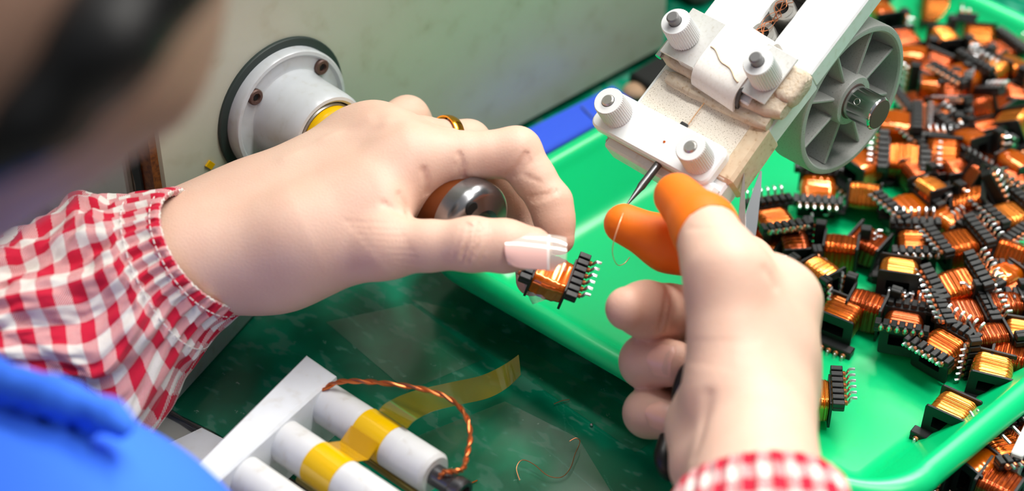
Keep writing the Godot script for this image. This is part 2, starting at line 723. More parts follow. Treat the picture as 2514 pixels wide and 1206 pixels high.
	M.tin = mat(Color(0.82, 0.83, 0.84), 0.28, 0.9)
	M.bare = mat(Color(0.85, 0.55, 0.38), 0.3, 0.9)
	M.thread = mat(Color(1.0, 0.80, 0.62), 0.3, 0.5)
	# wire arm
	M.white_paint = tri_tex(mat(Color(0.90, 0.91, 0.92), 0.38), dusty, 12.0)
	M.white_plastic = mat(Color(0.94, 0.945, 0.945), 0.35)
	M.white_plastic.subsurf_scatter_enabled = true
	M.white_plastic.subsurf_scatter_strength = 0.15
	M.knob = mat(Color(0.86, 0.87, 0.87), 0.42)
	M.speckled = tri_tex(mat(Color(0.93, 0.91, 0.88), 0.6), specks, 26.0)
	M.felt = tri_tex(mat(Color(0.80, 0.75, 0.68), 0.95), noise_tex(0.03, [[0.0, Color(1, 1, 1)], [0.65, Color(0.97, 0.95, 0.92)], [0.82, Color(0.84, 0.77, 0.69)], [1.0, Color(0.55, 0.4, 0.32)]], 51, 5), 22.0)
	bumpy(M.felt, rough_n, 0.018)
	M.cloth_white = tri_tex(mat(Color(0.93, 0.92, 0.90), 0.85), dusty, 40.0)
	M.masking = tri_tex(mat(Color(0.86, 0.79, 0.68), 0.6), noise_tex(0.02, [[0.0, Color(1, 1, 1)], [0.7, Color(0.97, 0.95, 0.93)], [1.0, Color(0.78, 0.7, 0.62)]], 61, 5), 30.0)
	M.wheel = tri_tex(mat(Color(0.66, 0.665, 0.655), 0.5), noise_tex(0.1, [[0.0, Color(1, 1, 1)], [0.7, Color(0.97, 0.97, 0.96)], [0.86, Color(0.78, 0.78, 0.76)], [1.0, Color(0.4, 0.39, 0.38)]], 71, 4), 22.0)
	M.aluminium = tri_tex(mat(Color(0.80, 0.81, 0.82), 0.42, 0.55), dusty, 8.0)
	M.bar_white = tri_tex(mat(Color(0.88, 0.90, 0.92), 0.4, 0.15), dusty, 7.0)
	M.roller = tri_tex(mat(Color(0.82, 0.825, 0.83), 0.45), noise_tex(0.02, [[0.0, Color(1, 1, 1)], [0.7, Color(0.98, 0.98, 0.97)], [0.9, Color(0.92, 0.9, 0.87)], [1.0, Color(0.8, 0.76, 0.72)]], 81, 5), 14.0)
	M.cord = mat(Color(0.80, 0.44, 0.24), 0.3, 0.85)
	M.brass = mat(Color(0.62, 0.56, 0.34), 0.35, 0.8)
	M.gold = mat(Color(0.95, 0.66, 0.20), 0.16, 1.0)
	# person
	M.skin = mat(Color.WHITE, 0.5, 0.0, 0.42)
	M.skin.vertex_color_use_as_albedo = true
	M.skin.subsurf_scatter_enabled = true
	M.skin.subsurf_scatter_strength = 0.09
	bumpy(M.skin, noise_tex(0.05, [[0.0, Color.BLACK], [1.0, Color.WHITE]], 91, 5), 0.008)
	M.skin.uv1_triplanar = true
	M.skin.uv1_scale = Vector3.ONE * 34.0
	M.nail = mat(Color(0.93, 0.74, 0.70), 0.12, 0.0, 0.6)
	M.nail.clearcoat_enabled = true
	M.nail.clearcoat = 1.0
	M.nail.clearcoat_roughness = 0.06
	M.nail_bare = mat(Color(0.92, 0.72, 0.64), 0.28, 0.0, 0.5)
	M.nail_clear = glassy(Color(0.93, 0.90, 0.86, 0.28), 0.05)
	M.nail_edge = mat(Color(0.93, 0.88, 0.85), 0.15, 0.0, 0.6)
	M.cot = mat(Color(0.96, 0.47, 0.07), 0.55, 0.0, 0.4)
	M.cot.subsurf_scatter_enabled = true
	M.cot.subsurf_scatter_strength = 0.1
	bumpy(M.cot, fine_n, 0.004)
	M.cot.uv1_triplanar = true
	M.cot.uv1_scale = Vector3.ONE * 60.0
	M.gingham = mat(Color.WHITE, 0.85, 0.0, 0.25)
	M.gingham.albedo_texture = gingham()
	M.gingham.rim_enabled = true
	M.gingham.rim = 0.2
	M.vest = mat(Color(0.24, 0.48, 0.98), 0.75, 0.0, 0.3)
	M.hair = mat(Color(0.045, 0.038, 0.036), 0.45, 0.0, 0.5)
	M.handle = mat(Color(0.05, 0.05, 0.055), 0.4)

# ---------- the bench ----------
func build_bench():
	for s in [["floor", Vector3(4, 0.1, 4), Vector3(0, -0.80, 0), "grey workshop floor far below the bench"], ["wall_back", Vector3(4, 2.6, 0.1), Vector3(0, 0.5, -1.9), "plain pale wall behind the machine and bench"]]:
		var w := single(s[0], box(s[1].x, s[1].y, s[1].z, 0.002), M.bench, s[3], "room", "", Transform3D(Basis(), s[2]))
		w.set_meta("kind", "structure")
	var edge := on(1257, 1275, 0.0)
	var b := thing("workbench", "pale laminate workbench top under the green mat, the tray and the machine", "workbench", Vector3(edge.x, 0, edge.z))
	b.rotation.y = YAW
	part("bench_top", box(1.9, 0.03, 1.1, 0.003), M.bench, b, Transform3D(Basis(), Vector3(0.1, -0.0180, -0.55)))
	for x in [-0.80, 1.0]:
		for z in [-0.05, -1.05]:
			part("leg", box(0.05, 0.717, 0.05, 0.003), M.aluminium, b, Transform3D(Basis(), Vector3(x, -0.3915, z)))
	# the green mat: its worn left edge runs from the sleeve to the roller stand
	var p0 := on(425, 1005, 0)
	var p1 := on(520, 1060, 0)
	var e := (p1 - p0).normalized()
	var q := Vector3(-e.z, 0, e.x)
	if q.dot(Vector3(0, 0, -1)) < 0:
		q = -q
	var poly := PackedVector2Array()
	for s in [[-0.12, 0.0], [-0.03, 0.0008], [-0.01, 0.0], [0.004, -0.0006], [0.02, 0.0004], [0.05, -0.0004], [0.22, 0.0], [0.40, 0.16], [0.5, 0.26], [0.5, 0.62], [-0.12, 0.62]]:
		var w: Vector3 = p0 + e * s[0] + q * s[1]
		poly.append(Vector2(w.x, w.z))
	var g := thing("cutting_mat", "scuffed glossy dark green mat covering the bench, scratched and dotted with residue", "mat")
	var v := PackedVector3Array()
	var m := prism(poly, -0.0024, 0.0, 0.0002)
	var arr := m.surface_get_arrays(0)
	var uv := PackedVector2Array()
	for p in arr[Mesh.ARRAY_VERTEX]:
		uv.append(Vector2(p.x + 0.2, p.z + 0.4) * 2.6)
	arr[Mesh.ARRAY_TEX_UV] = uv
	var mm := ArrayMesh.new()
	mm.add_surface_from_arrays(Mesh.PRIMITIVE_TRIANGLES, arr)
	part("mat_sheet", mm, M.mat, g)
	var ed := []
	var ea := []
	for i in 9:
		var t := -0.03 + i * 0.012
		ed.append(p0 + e * t - q * 0.0011 + Vector3(0, -0.0006 + 0.0004 * sin(i * 2.1), 0))
		ea.append(0.0009 + 0.0004 * sin(i * 3.7))
	part("frayed_edge", tube(ed, ea, 6), M.dark, g)
	# clear films left lying on the mat
	var films := [
		[[[1010, 735], [1140, 765], [1640, 1060], [1560, 1110], [1180, 850]], "clear film strip lying flat on the mat along the tray's near rim"],
		[[[1000, 1080], [1240, 985], [1420, 1075], [1500, 1206], [1120, 1206]], "smoky clear film sheet on the mat to the right of the rollers"],
		[[[800, 790], [1010, 745], [1190, 880], [1000, 960]], "clear film scrap on the mat just below the left wrist"]]
	for fl in films:
		var pp := PackedVector2Array()
		for xy in fl[0]:
			var w := on(xy[0], xy[1], 0.0005)
			pp.append(Vector2(w.x, w.z))
		single("film_sheet", prism(pp, 0.0002, 0.0004, 0.00003), M.film, fl[1], "film", "clear films on the mat")

# ---------- the winding machine ----------
const PX := -0.0518            # the machine's front face

func build_machine():
	var m := thing("winding_machine", "pale grey-green winding machine housing with a round grey spindle hub on its front", "machine", Vector3(PX, 0, 0))
	# housing: a box whose front looks along x; its near edge is worn to the wood
	var h := box(0.22, 0.33, 0.266, 0.003)
	part("housing", h, M.panel, m, Transform3D(Basis(), Vector3(-0.1101, 0.167, -0.0127)))
	part("side_panel", box(0.204, 0.31, 0.003, 0.0008), M.panel_side, m, Transform3D(Basis(), Vector3(-0.1185, 0.167, 0.1219)))
	var tr := []
	for i in 16:
		var y := 0.02 + i * 0.02
		var w := 0.0032 + 0.0011 * sin(i * 1.9) + 0.0008 * sin(i * 4.3)
		tr.append(PackedVector3Array([Vector3(0.0004, y, 0.1192), Vector3(0.0004, y, 0.1192 + w), Vector3(-0.005 - w, y, 0.1240), Vector3(-0.006, y, 0.119)]))
	part("edge_trim", loft(tr, 3, 30.0), M.trim, m)
	var gp := []
	for i in 16:
		var y := 0.02 + i * 0.02
		var w := 0.0022 + 0.0012 * sin(i * 2.7) + 0.0009 * sin(i * 5.1)
		gp.append(PackedVector3Array([Vector3(-0.0042, y, 0.1238), Vector3(-0.0042 - 0.0006, y, 0.1242), Vector3(-0.0085 - w, y, 0.1241), Vector3(-0.0085, y, 0.1230)]))
	part("chipped_edge", loft(gp, 3, 30.0), M.black_gap, m)
	for z in [-0.12, 0.095]:
		for x in [-0.03, -0.19]:
			part("foot", lathe([Vector2(0.011, 0.0001), Vector2(0.012, 0.0004), Vector2(0.012, 0.002)], 20), M.black_gap, m, Transform3D(Basis(), Vector3(x, 0, z)))
	# the spindle, along x with a slight rise
	var c := Vector3(0.0, 0.0699, 0.0659)
	var ax := Vector3(1, 0.055, 0).normalized()
	var X := along(ax, Vector3.UP, c)
	part("collar", lathe([Vector2(0.0279, -0.001), Vector2(0.0279, 0.0010), Vector2(0.0276, 0.0013), Vector2(0.022, 0.0013)], 64), M.collar, m, along(Vector3.RIGHT, Vector3.UP, c))
	var fl := part("flange", lathe([Vector2(0.0240, 0.0008), Vector2(0.0247, 0.0014), Vector2(0.0247, 0.0062), Vector2(0.0241, 0.0070), Vector2(0.0229, 0.0071), Vector2(0.0224, 0.0066), Vector2(0.0220, 0.0060), Vector2(0.0182, 0.0060), Vector2(0.0173, 0.0064), Vector2(0.0168, 0.0074), Vector2(0.0165, 0.012), Vector2(0.0162, 0.0235), Vector2(0.0159, 0.0266), Vector2(0.0150, 0.0282), Vector2(0.0139, 0.0284), Vector2(0.0130, 0.0276), Vector2(0.0127, 0.02)], 72, 1), M.grey_paint, m, X)
	for k in 4:
		var a := deg_to_rad([44, 139, -47, 228][k])
		var s := part("screw", lathe([Vector2(0.0030, 0.0), Vector2(0.0030, 0.0014), Vector2(0.0026, 0.0019), Vector2(0.0016, 0.0019), Vector2(0.0014, 0.0009)], 20, 3), M.rust, fl, Transform3D(Basis(), Vector3(cos(a) * 0.0201, 0.0056, sin(a) * 0.0201)))
		part("socket", lathe([Vector2(0.0013, 0.001), Vector2(0.0013, 0.0012)], 6), M.hole, s)
	part("inner_ring", lathe([Vector2(0.0124, 0.018), Vector2(0.0124, 0.0272), Vector2(0.0119, 0.0278), Vector2(0.011, 0.0278)], 48), M.steel_dull, m, X)
	part("tape_band", lathe([Vector2(0.0112, 0.0276), Vector2(0.0118, 0.0282), Vector2(0.0118, 0.046), Vector2(0.0112, 0.047)], 48), M.tape_yellow, m, X)
	part("arbor", lathe([Vector2(0.0118, 0.046), Vector2(0.0122, 0.05), Vector2(0.0125, 0.094), Vector2(0.0122, 0.098)], 48), M.tape_amber, m, X)
	var nose := []
	for i in 9:
		var a := PI / 2 * i / 8.0
		nose.append(Vector2(0.0138 - 0.0035 * (1 - cos(a)), 0.1025 + 0.0042 * sin(a)))
	nose.push_front(Vector2(0.0138, 0.098))
	nose.push_front(Vector2(0.0125, 0.0975))
	nose.append(Vector2(0.006, 0.1076))
	nose.append(Vector2(0.0045, 0.1062))
	nose.append(Vector2(0.001, 0.1062))
	var nc := part("spindle_nose", lathe(nose, 48), M.steel_nose, m, X)
	for k in 1:
		var a := deg_to_rad(66 + 120 * k)
		part("pin_hole", lathe([Vector2(0.0024, 0.1050), Vector2(0.0025, 0.1076), Vector2(0.0023, 0.1078)], 24), M.hole, nc, Transform3D(Basis(), Vector3(cos(a) * 0.0098, -0.0007, sin(a) * 0.0098)))
	# a scrap of tape stuck on the front
	var sp := on_x(516, 405, PX + 0.0004)
	single("tape_scrap", box(0.0008, 0.0026, 0.0034, 0.0001), M.tape_yellow, "tiny yellow tape scrap stuck to the machine's front left of the hub", "tape", "", Transform3D(Basis(Vector3.RIGHT, -0.9), sp))
	# under and behind it
	var poly := PackedVector2Array()
	for xy in [[1240, 337], [1505, 203], [1562, 245], [1300, 390]]:
		var w := on(xy[0], xy[1], 0.0125)
		poly.append(Vector2(w.x, w.z))
	var bt := thing("blue_tray", "flat bright blue plastic tray edge lying between the machine and green tray", "tray")
	part("tray_plate", prism(poly, 0.0003, 0.0118, 0.001), M.blue, bt)
	part("tray_seam", tube([on(1428, 262, 0.0118), on(1440, 275, 0.0121), on(1462, 296, 0.0118)], 0.0007, 6), M.blue_dark, bt)
	var lump := []
	for i in 9:
		var a := PI * i / 8.0
		lump.append(Vector2(maxf(0.0004, 0.009 * sin(a)), 0.0045 - 0.0045 * cos(a)))
	single("cork_plug", lathe(lump, 20), M.beige, "small blurred beige plug behind the blue tray's far end", "plug", "", Transform3D(Basis(), on(1560, 236, 0.002)).scaled_local(Vector3.ONE * 0.62))
	var bp := PackedVector2Array()
	for xy in [[1545, 196], [1640, 140], [1690, 170], [1600, 232]]:
		var w := on(xy[0], xy[1], 0.006)
		bp.append(Vector2(w.x, w.z))
	var pb := thing("power_brick", "low black box in the shade beyond the blue tray's far end", "power brick")
	part("brick_case", prism(bp, 0.0004, 0.010, 0.001), M.black_gap, pb)
	part("brick_cable", tube(curve([on(1640, 150, 0.006), on(1700, 130, 0.004), on(1760, 90, 0.0022)], 5), 0.002, 8), M.black_gap, pb)
	var gb := thing("equipment_cabinet", "dark grey-brown blurred equipment cabinet standing behind the machine's far edge", "cabinet", Vector3(-0.166, 0, -0.262))
	part("cabinet_body", box(0.2, 0.34, 0.16, 0.004), M.dark, gb, Transform3D(Basis(), Vector3(0, 0.17, 0)))
	part("cabinet_door", box(0.004, 0.30, 0.14, 0.001), M.dark, gb, Transform3D(Basis(), Vector3(0.1015, 0.17, 0)))
	# the aluminium rail beside the machine
	var a0 := on(658, 742, 0.0)
	var a1 := on(449, 974, 0.0)
	var dir := (a1 - a0).normalized()
	var mid := a0 + dir * 0.02
	var sidev := Vector3(dir.z, 0, -dir.x)
	if sidev.x > 0:
		sidev = -sidev
	single("aluminium_rail", box(0.013, 0.0115, 0.15, 0.0008), M.aluminium, "brushed aluminium rail on the bench running under the left shirt sleeve", "rail", "", Transform3D(Basis(Vector3.UP, atan2(dir.x, dir.z)), mid + sidev * 0.0065 + Vector3(0, 0.0062, 0)))

func on_x(x: float, y: float, x0: float) -> Vector3:
	var r := ray(x, y)
	return EYE + r * ((x0 - EYE.x) / r.x)

# ---------- the green tray ----------
func tray_ring(q: Array, inset: float, y: float, r: float) -> PackedVector3Array:
	var out := PackedVector3Array()
	for k in 4:
		var c: Vector2 = q[k]
		var e1: Vector2 = (q[(k + 3) % 4] - c).normalized()
		var e2: Vector2 = (q[(k + 1) % 4] - c).normalized()
		var o: Vector2 = c + (e1 + e2) * maxf(r, inset + 0.003)
		for i in 13:
			var t := i / 12.0
			var dv := ((-e2) * cos(t * PI / 2) + (-e1) * sin(t * PI / 2)).normalized()
			var p := o + dv * (maxf(r, inset + 0.003) - inset)
			out.append(Vector3(p.x, y, p.y))
	return out

func build_tray():
	var q := [Vector2(-0.0130, 0.0488), Vector2(-0.0130, -0.2560), Vector2(0.2000, -0.2560), Vector2(0.2000, 0.0310)]
	var t := thing("parts_tray", "bright green plastic parts tray with a rolled rim, holding the pile of coils", "tray")
	# profile from the outer foot, up the wall, round the rolled rim, down to the floor: [inset, height]
	var prof := [[0.0230, 0.0], [0.0215, 0.0008], [0.0070, 0.0165], [0.0030, 0.0172], [0.0006, 0.0176], [-0.0002, 0.0188], [0.0002, 0.0206], [0.0016, 0.0225], [0.0037, 0.0236], [0.0060, 0.0238], [0.0080, 0.0229], [0.0096, 0.0210], [0.0112, 0.018], [0.0225, 0.0052], [0.0250, 0.0030], [0.0280, 0.0018], [0.0310, 0.0014]]
	var rings := []
	for p in prof:
		rings.append(tray_ring(q, p[0], p[1], 0.030))
	part("tray_shell", loft(rings, 3, 60.0), M.tray, t)

# ---------- coils ----------
var coil_parts := {}

func rounded_rect_ring(w: float, h: float, r: float, x: float) -> PackedVector3Array:
	var out := PackedVector3Array()
	for p in rrect(w, h, r, 5):
		out.append(Vector3(x, p.y, p.x))
	return out

func make_coil_meshes():
	var rings := []
	var wires := 21
	var half := 0.0054
	for i in wires * 3 + 1:
		var ph := float(i) / 3.0
		var x := -half + 2 * half * ph / wires
		var bulge := 0.0005 * (1.0 - pow(2.0 * ph / wires - 1.0, 4.0))
		var rip := 0.00013 * absf(sin(PI * ph)) + 0.00006 * sin(ph * 1.7) + 0.00005 * sin(ph * 4.1)
		rings.append(rounded_rect_ring(0.0118 + 2 * (bulge + rip), 0.0088 + 2 * (bulge + rip), 0.0028, x))
	coil_parts.winding = loft(rings, 0, 65.0)
	rings = []
	for i in 13:
		var x := -half + 2 * half * i / 12.0
		var bulge := 0.0006 * (1.0 - pow(2.0 * i / 12.0 - 1.0, 2.0)) + 0.0001 * sin(i * 2.3)
		rings.append(rounded_rect_ring(0.0120 + 2 * bulge, 0.0090 + 2 * bulge, 0.0028, x))
	coil_parts.taped = loft(rings, 0, 60.0)
	# a flange: plate with a slot for the core
	var o1 := rounded_rect_ring(0.0138, 0.0112, 0.0008, -0.0004)
	var o2 := rounded_rect_ring(0.0138, 0.0112, 0.0008, 0.0004)
	var i2 := rounded_rect_ring(0.0078, 0.0042, 0.0003, 0.0004)
	var i1 := rounded_rect_ring(0.0078, 0.0042, 0.0003, -0.0004)
	coil_parts.flange = loft([o1, o2, i2, i1], 0, 30.0, true, true)
	# core tube seen through the slot, shut half way in
	coil_parts.core = loft([rounded_rect_ring(0.0088, 0.0052, 0.0004, -half), rounded_rect_ring(0.0088, 0.0052, 0.0004, half), rounded_rect_ring(0.0078, 0.0042, 0.0003, half), rounded_rect_ring(0.0078, 0.0042, 0.0003, 0.001), rounded_rect_ring(0.0004, 0.0003, 0.0001, 0.001), rounded_rect_ring(0.0004, 0.0003, 0.0001, -0.001), rounded_rect_ring(0.0078, 0.0042, 0.0003, -0.001), rounded_rect_ring(0.0078, 0.0042, 0.0003, -half)], 0, 30.0, true, true)
	var bars := [[box(0.0038, 0.0017, 0.0178, 0.0003), Transform3D(Basis(), Vector3(0, 0.0006, 0))]]
	for k in 7:
		bars.append([box(0.0038, 0.0018, 0.0020, 0.0002), Transform3D(Basis(), Vector3(0, -0.0010, (k - 3) * 0.0026))])
	coil_parts.bar = join(bars)
	var pin := tube(curve([Vector3(-0.0004, 0, 0), Vector3(0.0012, 0.0001, 0), Vector3(0.0017, -0.0003, 0), Vector3(0.0022, -0.0018, 0), Vector3(0.0027, -0.0022, 0), Vector3(0.0040, -0.0023, 0)], 3), 0.0005, 6)
	var wrap := []
	for i in 25:
		var a := TAU * i / 8.0
		wrap.append(Vector3(0.0002 + 0.00004 * i, 0.0007 * cos(a), 0.0007 * sin(a)))
	coil_parts.pin = stacked([[pin, M.tin], [tube(wrap, 0.00026, 5), M.bare]])

func coil(label: String, taped: bool, shade: Material, group: String) -> Node3D:
	var c := thing("wound_coil", label, "coil", Vector3.ZERO, group)
	part("winding", coil_parts.taped if taped else coil_parts.winding, shade, c)
	part("core_tube", coil_parts.core, M.black_plastic, c)
	for s in [-1, 1]:
		part("flange", coil_parts.flange, M.black_plastic, c, Transform3D(Basis(), Vector3(s * 0.0058, 0, 0)))
		var b := part("pin_bar", coil_parts.bar, M.black_plastic, c, Transform3D(Basis(), Vector3(s * 0.0078, -0.0056, 0)))
		for k in 6:
			var turn := Basis(Vector3.UP, 0.0 if s > 0 else PI)
			part("pin", coil_parts.pin, null, b, Transform3D(turn, Vector3(s * 0.0016, -0.0004, (k - 2.5) * 0.0026)))
	return c

func place_coil(x: float, y: float, h: float, vx: float, vy: float, roll: float, tilt: float, kind: int, label: String, group: String, rng: RandomNumberGenerator):
	var at := on(x, y, h * 0.001)
	var e := on(x + vx * 40, y + vy * 40, h * 0.001) - at
	var shade: Material = [M.copper, M.copper_pale, M.taped, M.copper_brown][kind]
	var c := coil(label, kind == 2, shade, group)
	var yaw := atan2(-e.z, e.x)
	c.transform = Transform3D(Basis(Vector3.UP, yaw) * Basis(Vector3.BACK, deg_to_rad(tilt + rng.randf_range(-3, 3))) * Basis(Vector3.RIGHT, deg_to_rad(roll + rng.randf_range(-4, 4))).scaled(Vector3.ONE * 1.08), at)

func build_coils():
	make_coil_meshes()
	var rng := RandomNumberGenerator.new()
	rng.seed = 11
	var g := "wound coils heaped in the green tray"
	# x, y of the middle, height of the middle in mm, image direction of its axis, roll, tilt, kind, label
	var list := [
		[2336, 1022, 9.5, -0.6, 0.78, 0, 0, 1, "bright copper coil standing alone at the tray's near right rim"],
		[2432, 922, 9.5, -0.15, 1.0, 0, 0, 1, "bright copper coil upright behind the one at the near rim"],
		[2309, 866, 9.0, -0.75, 0.6, 180, 0, 0, "copper coil lying pins up, toothed bars towards the empty floor"],
		[2214, 815, 9.0, -0.2, 1.0, 180, 8, 3, "upturned coil showing its black slotted flange and upright pins"],
		[2205, 682, 15, -0.12, 1.0, 0, 6, 1, "pale copper coil propped above the upturned slotted one"],
		[2062, 782, 9.5, -0.6, 0.8, 0, 0, 0, "copper coil beside the right hand's knuckles, nearest the wrist"],
		[2016, 688, 10, 0.8, 0.6, 270, 0, 1, "shiny coil half hidden behind the right hand's knuckle"],
		[2062, 625, 9.5, 1.0, 0.15, 90, 0, 0, "copper coil on its side with one black flange facing right"],
		[2128, 606, 9.0, 0.9, 0.35, 0, -6, 3, "dark coil wedged right of the side-lying coil, pins outwards"],
		[2247, 615, 10, 0.1, 1.0, 180, 0, 0, "orange coil with upturned toothed bars above and below it"],
		[2350, 612, 14, 1.0, -0.2, 180, 0, 0, "large copper coil with a toothed bar along its left"],
		[2350, 710, 13, 1.0, -0.15, 180, 10, 0, "gleaming coil between two ridged bars in the heap's middle"],
		[2362, 785, 10, 1.0, -0.1, 180, 0, 3, "coil under the gleaming one, bent pins at its left"],
		[2460, 768, 11, 1.0, -0.06, 90, 0, 3, "brown coil with one bright streak near the right edge"],
		[2487, 628, 14, 0.9, 0.3, 330, 0, 0, "big coil with a white glint at the frame's right edge"],
		[2460, 698, 10, 0.8, -0.35, 270, 0, 2, "amber taped coil tipped beside a black flange at right"],
		[2425, 846, 10, 0.95, -0.1, 270, 0, 3, "copper coil just behind the upright pair near the rim"],
		[2508, 838, 9.5, 0.0, 1.0, 0, 0, 1, "coil cut by the frame's right edge above the rim"],
		[2125, 765, 9.0, 1.0, 0.3, 90, 0, 3, "brown coil between the hand-side coil and the upturned one"],
		[2285, 487, 14, 0.7, 0.6, 90, 8, 1, "coil with a long black bar slanting down its left"],
		[2225, 525, 11, 0.8, -0.3, 180, 0, 2, "amber coil with a fan of pins at its lower left"],
		[2006, 478, 9.5, 0.0, 1.0, 180, -14, 2, "orange coil alone left of the others below the wheel"],
		[2120, 482, 9.5, 1.0, 0.12, 325, 0, 1, "coil on its side right of the lone orange coil"],
		[2472, 545, 14, 1.0, -0.3, 180, 0, 1, "coil with glinting wires above the big right-edge coil"],
		[2391, 508, 16, 1.0, 0.15, 90, 30, 0, "coil turned so its row of solder dots faces up"],
		[2325, 560, 10, 0.7, 0.5, 90, 0, 2, "bright orange taped coil peeping from under the black bars"],
		[2415, 455, 15, 0.5, 0.85, 150, 20, 3, "tilted coil showing a black flange with an open slot"],
		[2312, 380, 14, 0.1, 1.0, 0, -45, 0, "wide copper coil with a row of pins along its top"],
		[2217, 396, 10, 1.0, 0.1, 200, 0, 0, "copper coil lying level just right of the wheel's foot"],
		[2384, 365, 14, 0.8, 0.6, 90, 10, 2, "taped coil slanting right of the wide pinned coil"],
		[2112, 414, 9.0, 0.8, -0.4, 0, 0, 2, "orange coil peeping out beneath the wheel's lower rim"],
		[2196, 314, 13, 1.0, 0.1, 180, 0, 2, "yellow-orange coil touching the wheel's right rim, lower one"],
		[2485, 312, 15, 0.6, -0.75, 330, 0, 1, "large glossy coil with bright bands at the right edge"],
		[2426, 335, 12, 0.5, 0.5, 0, 15, 3, "brown coil tucked left of the large banded coil"],
		[2303, 297, 10, 0.2, 1.0, 90, 0, 2, "orange coil on end amid black bars right of the axle"],
		[2333, 255, 14, 0.1, 1.0, 90, -20, 3, "black coil end with a square slot and two solder dots"],
		[2355, 200, 17, 0.8, -0.4, 180, 0, 2, "small orange coil with a slanting dotted bar below"],
		[2290, 228, 14, 1.0, 0.1, 90, 0, 2, "rounded orange coil right of the wheel at axle height"],
		[2433, 192, 15, 0.5, -0.35, 90, 0, 1, "coil with a peach glint leaning left near the rim"],
		[2480, 182, 13, 0.8, 0.35, 270, 0, 1, "coil with an oval glint leaning right near the rim"],
		[2238, 154, 13, 1.0, 0.05, 90, 0, 2, "bright yellow-orange coil touching the wheel's upper right rim"],
		[2318, 115, 15, 0.6, 0.75, 90, 0, 1, "two-toned coil slanting between the pair of upright coils"],
		[2401, 92, 13, 0.08, 1.0, 0, -58, 1, "upright blurred coil with white patches, nearest the far rim"],
		[2299, 24, 13, 0.05, 1.0, 0, -60, 1, "upright blurred coil cut by the frame's top edge"],
		[2162, 47, 10, 0.6, 0.7, 90, 0, 2, "small blurred orange coil behind the white arm's edge"],
		[2219, 115, 9.0, 0.6, 0.7, 0, 0, 3, "dark blurred coil behind the wheel's upper right"],
		[2443, 143, 10, 0.9, -0.3, 180, 0, 3, "blurred coil under a row of pale pins by the rim"],
		[2297, 172, 14, 0.7, -0.6, 0, 25, 3, "blurred coil with a long black flange slanting up right"],
		[2250, 266, 10, 1.0, -0.2, 180, 0, 3, "dark coil with pale pins beside the shiny axle"],
		[1902, 560, 14, 0.5, 0.8, 180, 0, 0, "coil with a fan of pins right of the scissor blades"],
		[1950, 622, 9.0, 0.3, 1.0, 90, 0, 3, "copper coil leaning below the coil beside the scissors"],
		[1880, 605, 8.5, 0.9, 0.3, 0, 0, 0, "coil half hidden behind the scissor blade and thumb"],
		[1990, 982, 9.0, 1.0, 0.06, 180, 0, 1, "coil behind the right wrist showing one toothed bar"],
		[2490, 420, 12, 0.8, 0.5, 90, 0, 2, "yellow-orange coil at right edge above the slotted flange"],
		[2345, 440, 9.0, 0.5, 0.8, 90, 0, 3, "brown coil beneath the slotted tilted coil"],
		[2270, 340, 9.0, 1.0, -0.3, 180, 0, 3, "dark coil with a comb of pins below the axle"],
		[2440, 270, 9.0, 0.8, 0.4, 0, 0, 3, "dark coil in the shade left of the banded coil"],
		[2390, 270, 13, 0.9, -0.3, 150, 0, 3, "black-barred coil right of the square slot"],
		[2500, 250, 9.0, 0.3, 1.0, 0, 0, 3, "dark coil at the right edge above the banded coil"],
		[2430, 590, 11, 0.9, 0.5, 180, 0, 3, "coil mostly hidden under a tangle of silver pins"],
		[2290, 760, 8.5, 0.5, 0.9, 0, 0, 3, "dark coil under the propped pale coil's right side"],
		[2420, 650, 8.5, 1.0, 0.3, 0, 0, 3, "coil buried behind the gleaming middle coil"],
		[2500, 720, 9.0, 0.2, 1.0, 180, 0, 3, "black coil end with pins at right edge, mid heap"],
		[2480, 880, 9.0, 0.9, 0.2, 0, 0, 3, "dark coil at right edge behind the upright coil"],
		[2345, 520, 8.5, 0.9, -0.2, 0, 0, 3, "dark coil below the slanting black bar"],
		[2260, 440, 8.5, 0.6, 0.8, 0, 0, 3, "dark coil between the level coil and wide coil"],
		[2375, 150, 9.0, 0.9, 0.1, 0, 0, 3, "dark coil in shade below the white-patched coil"],
		[2260, 195, 9.0, 0.4, 0.9, 0, 0, 3, "dark coil in shade below the bright yellow coil"],
		[2490, 470, 9.0, 0.5, 0.8, 90, 0, 3, "brown coil at right edge below the yellow-orange one"],
		[2405, 415, 9.0, 0.9, -0.2, 0, 0, 3, "dark coil in shade under the slanting taped coil"],
	]
	for r in list:
		place_coil(r[0], r[1], r[2], r[3], r[4], r[5], r[6], r[7], r[8], g, rng)
	var g2 := "coils lying on the mat outside the tray"
	place_coil(2400, 1165, 7, 0.8, -0.5, 90, 0, 2, "yellow-green taped coil on the mat outside the tray's corner", g2, rng)
	place_coil(2468, 1120, 8, 0.6, 0.8, 180, 0, 0, "coil with long bent pins outside the tray's near corner", g2, rng)
	place_coil(2450, 1200, 8, 0.9, 0.4, 0, 0, 3, "coil at the frame's lower right corner, black bar outwards", g2, rng)
	place_coil(2512, 1085, 8, 0.9, 0.3, 0, 0, 3, "dark coil in the shade under the tray's right rim", g2, rng)
	var ws := thing("white_strip", "white plastic strip standing at the frame's lower right corner", "strip", on(2498, 1160, 0.0))
	part("strip_body", box(0.004, 0.018, 0.022, 0.0005), M.white_plastic, ws, Transform3D(Basis(Vector3.UP, 0.3), Vector3(0, 0.0092, 0)))
	for k in 3:
		part("strip_pin", tube([Vector3(-0.002, 0.016, -0.006 + k * 0.006), Vector3(-0.006, 0.0165, -0.007 + k * 0.006)], 0.0006, 6), M.tin, ws)
	# the coil held between the left thumb and fingers
	var hc := coil("finished coil wrapped in amber tape, pinched between the left thumb and fingers", true, M.taped, "")
	var ax := (R * 0.93 - U * 0.36).normalized()
	var nrm := (BK * 0.80 + U * 0.52 + R * 0.2)
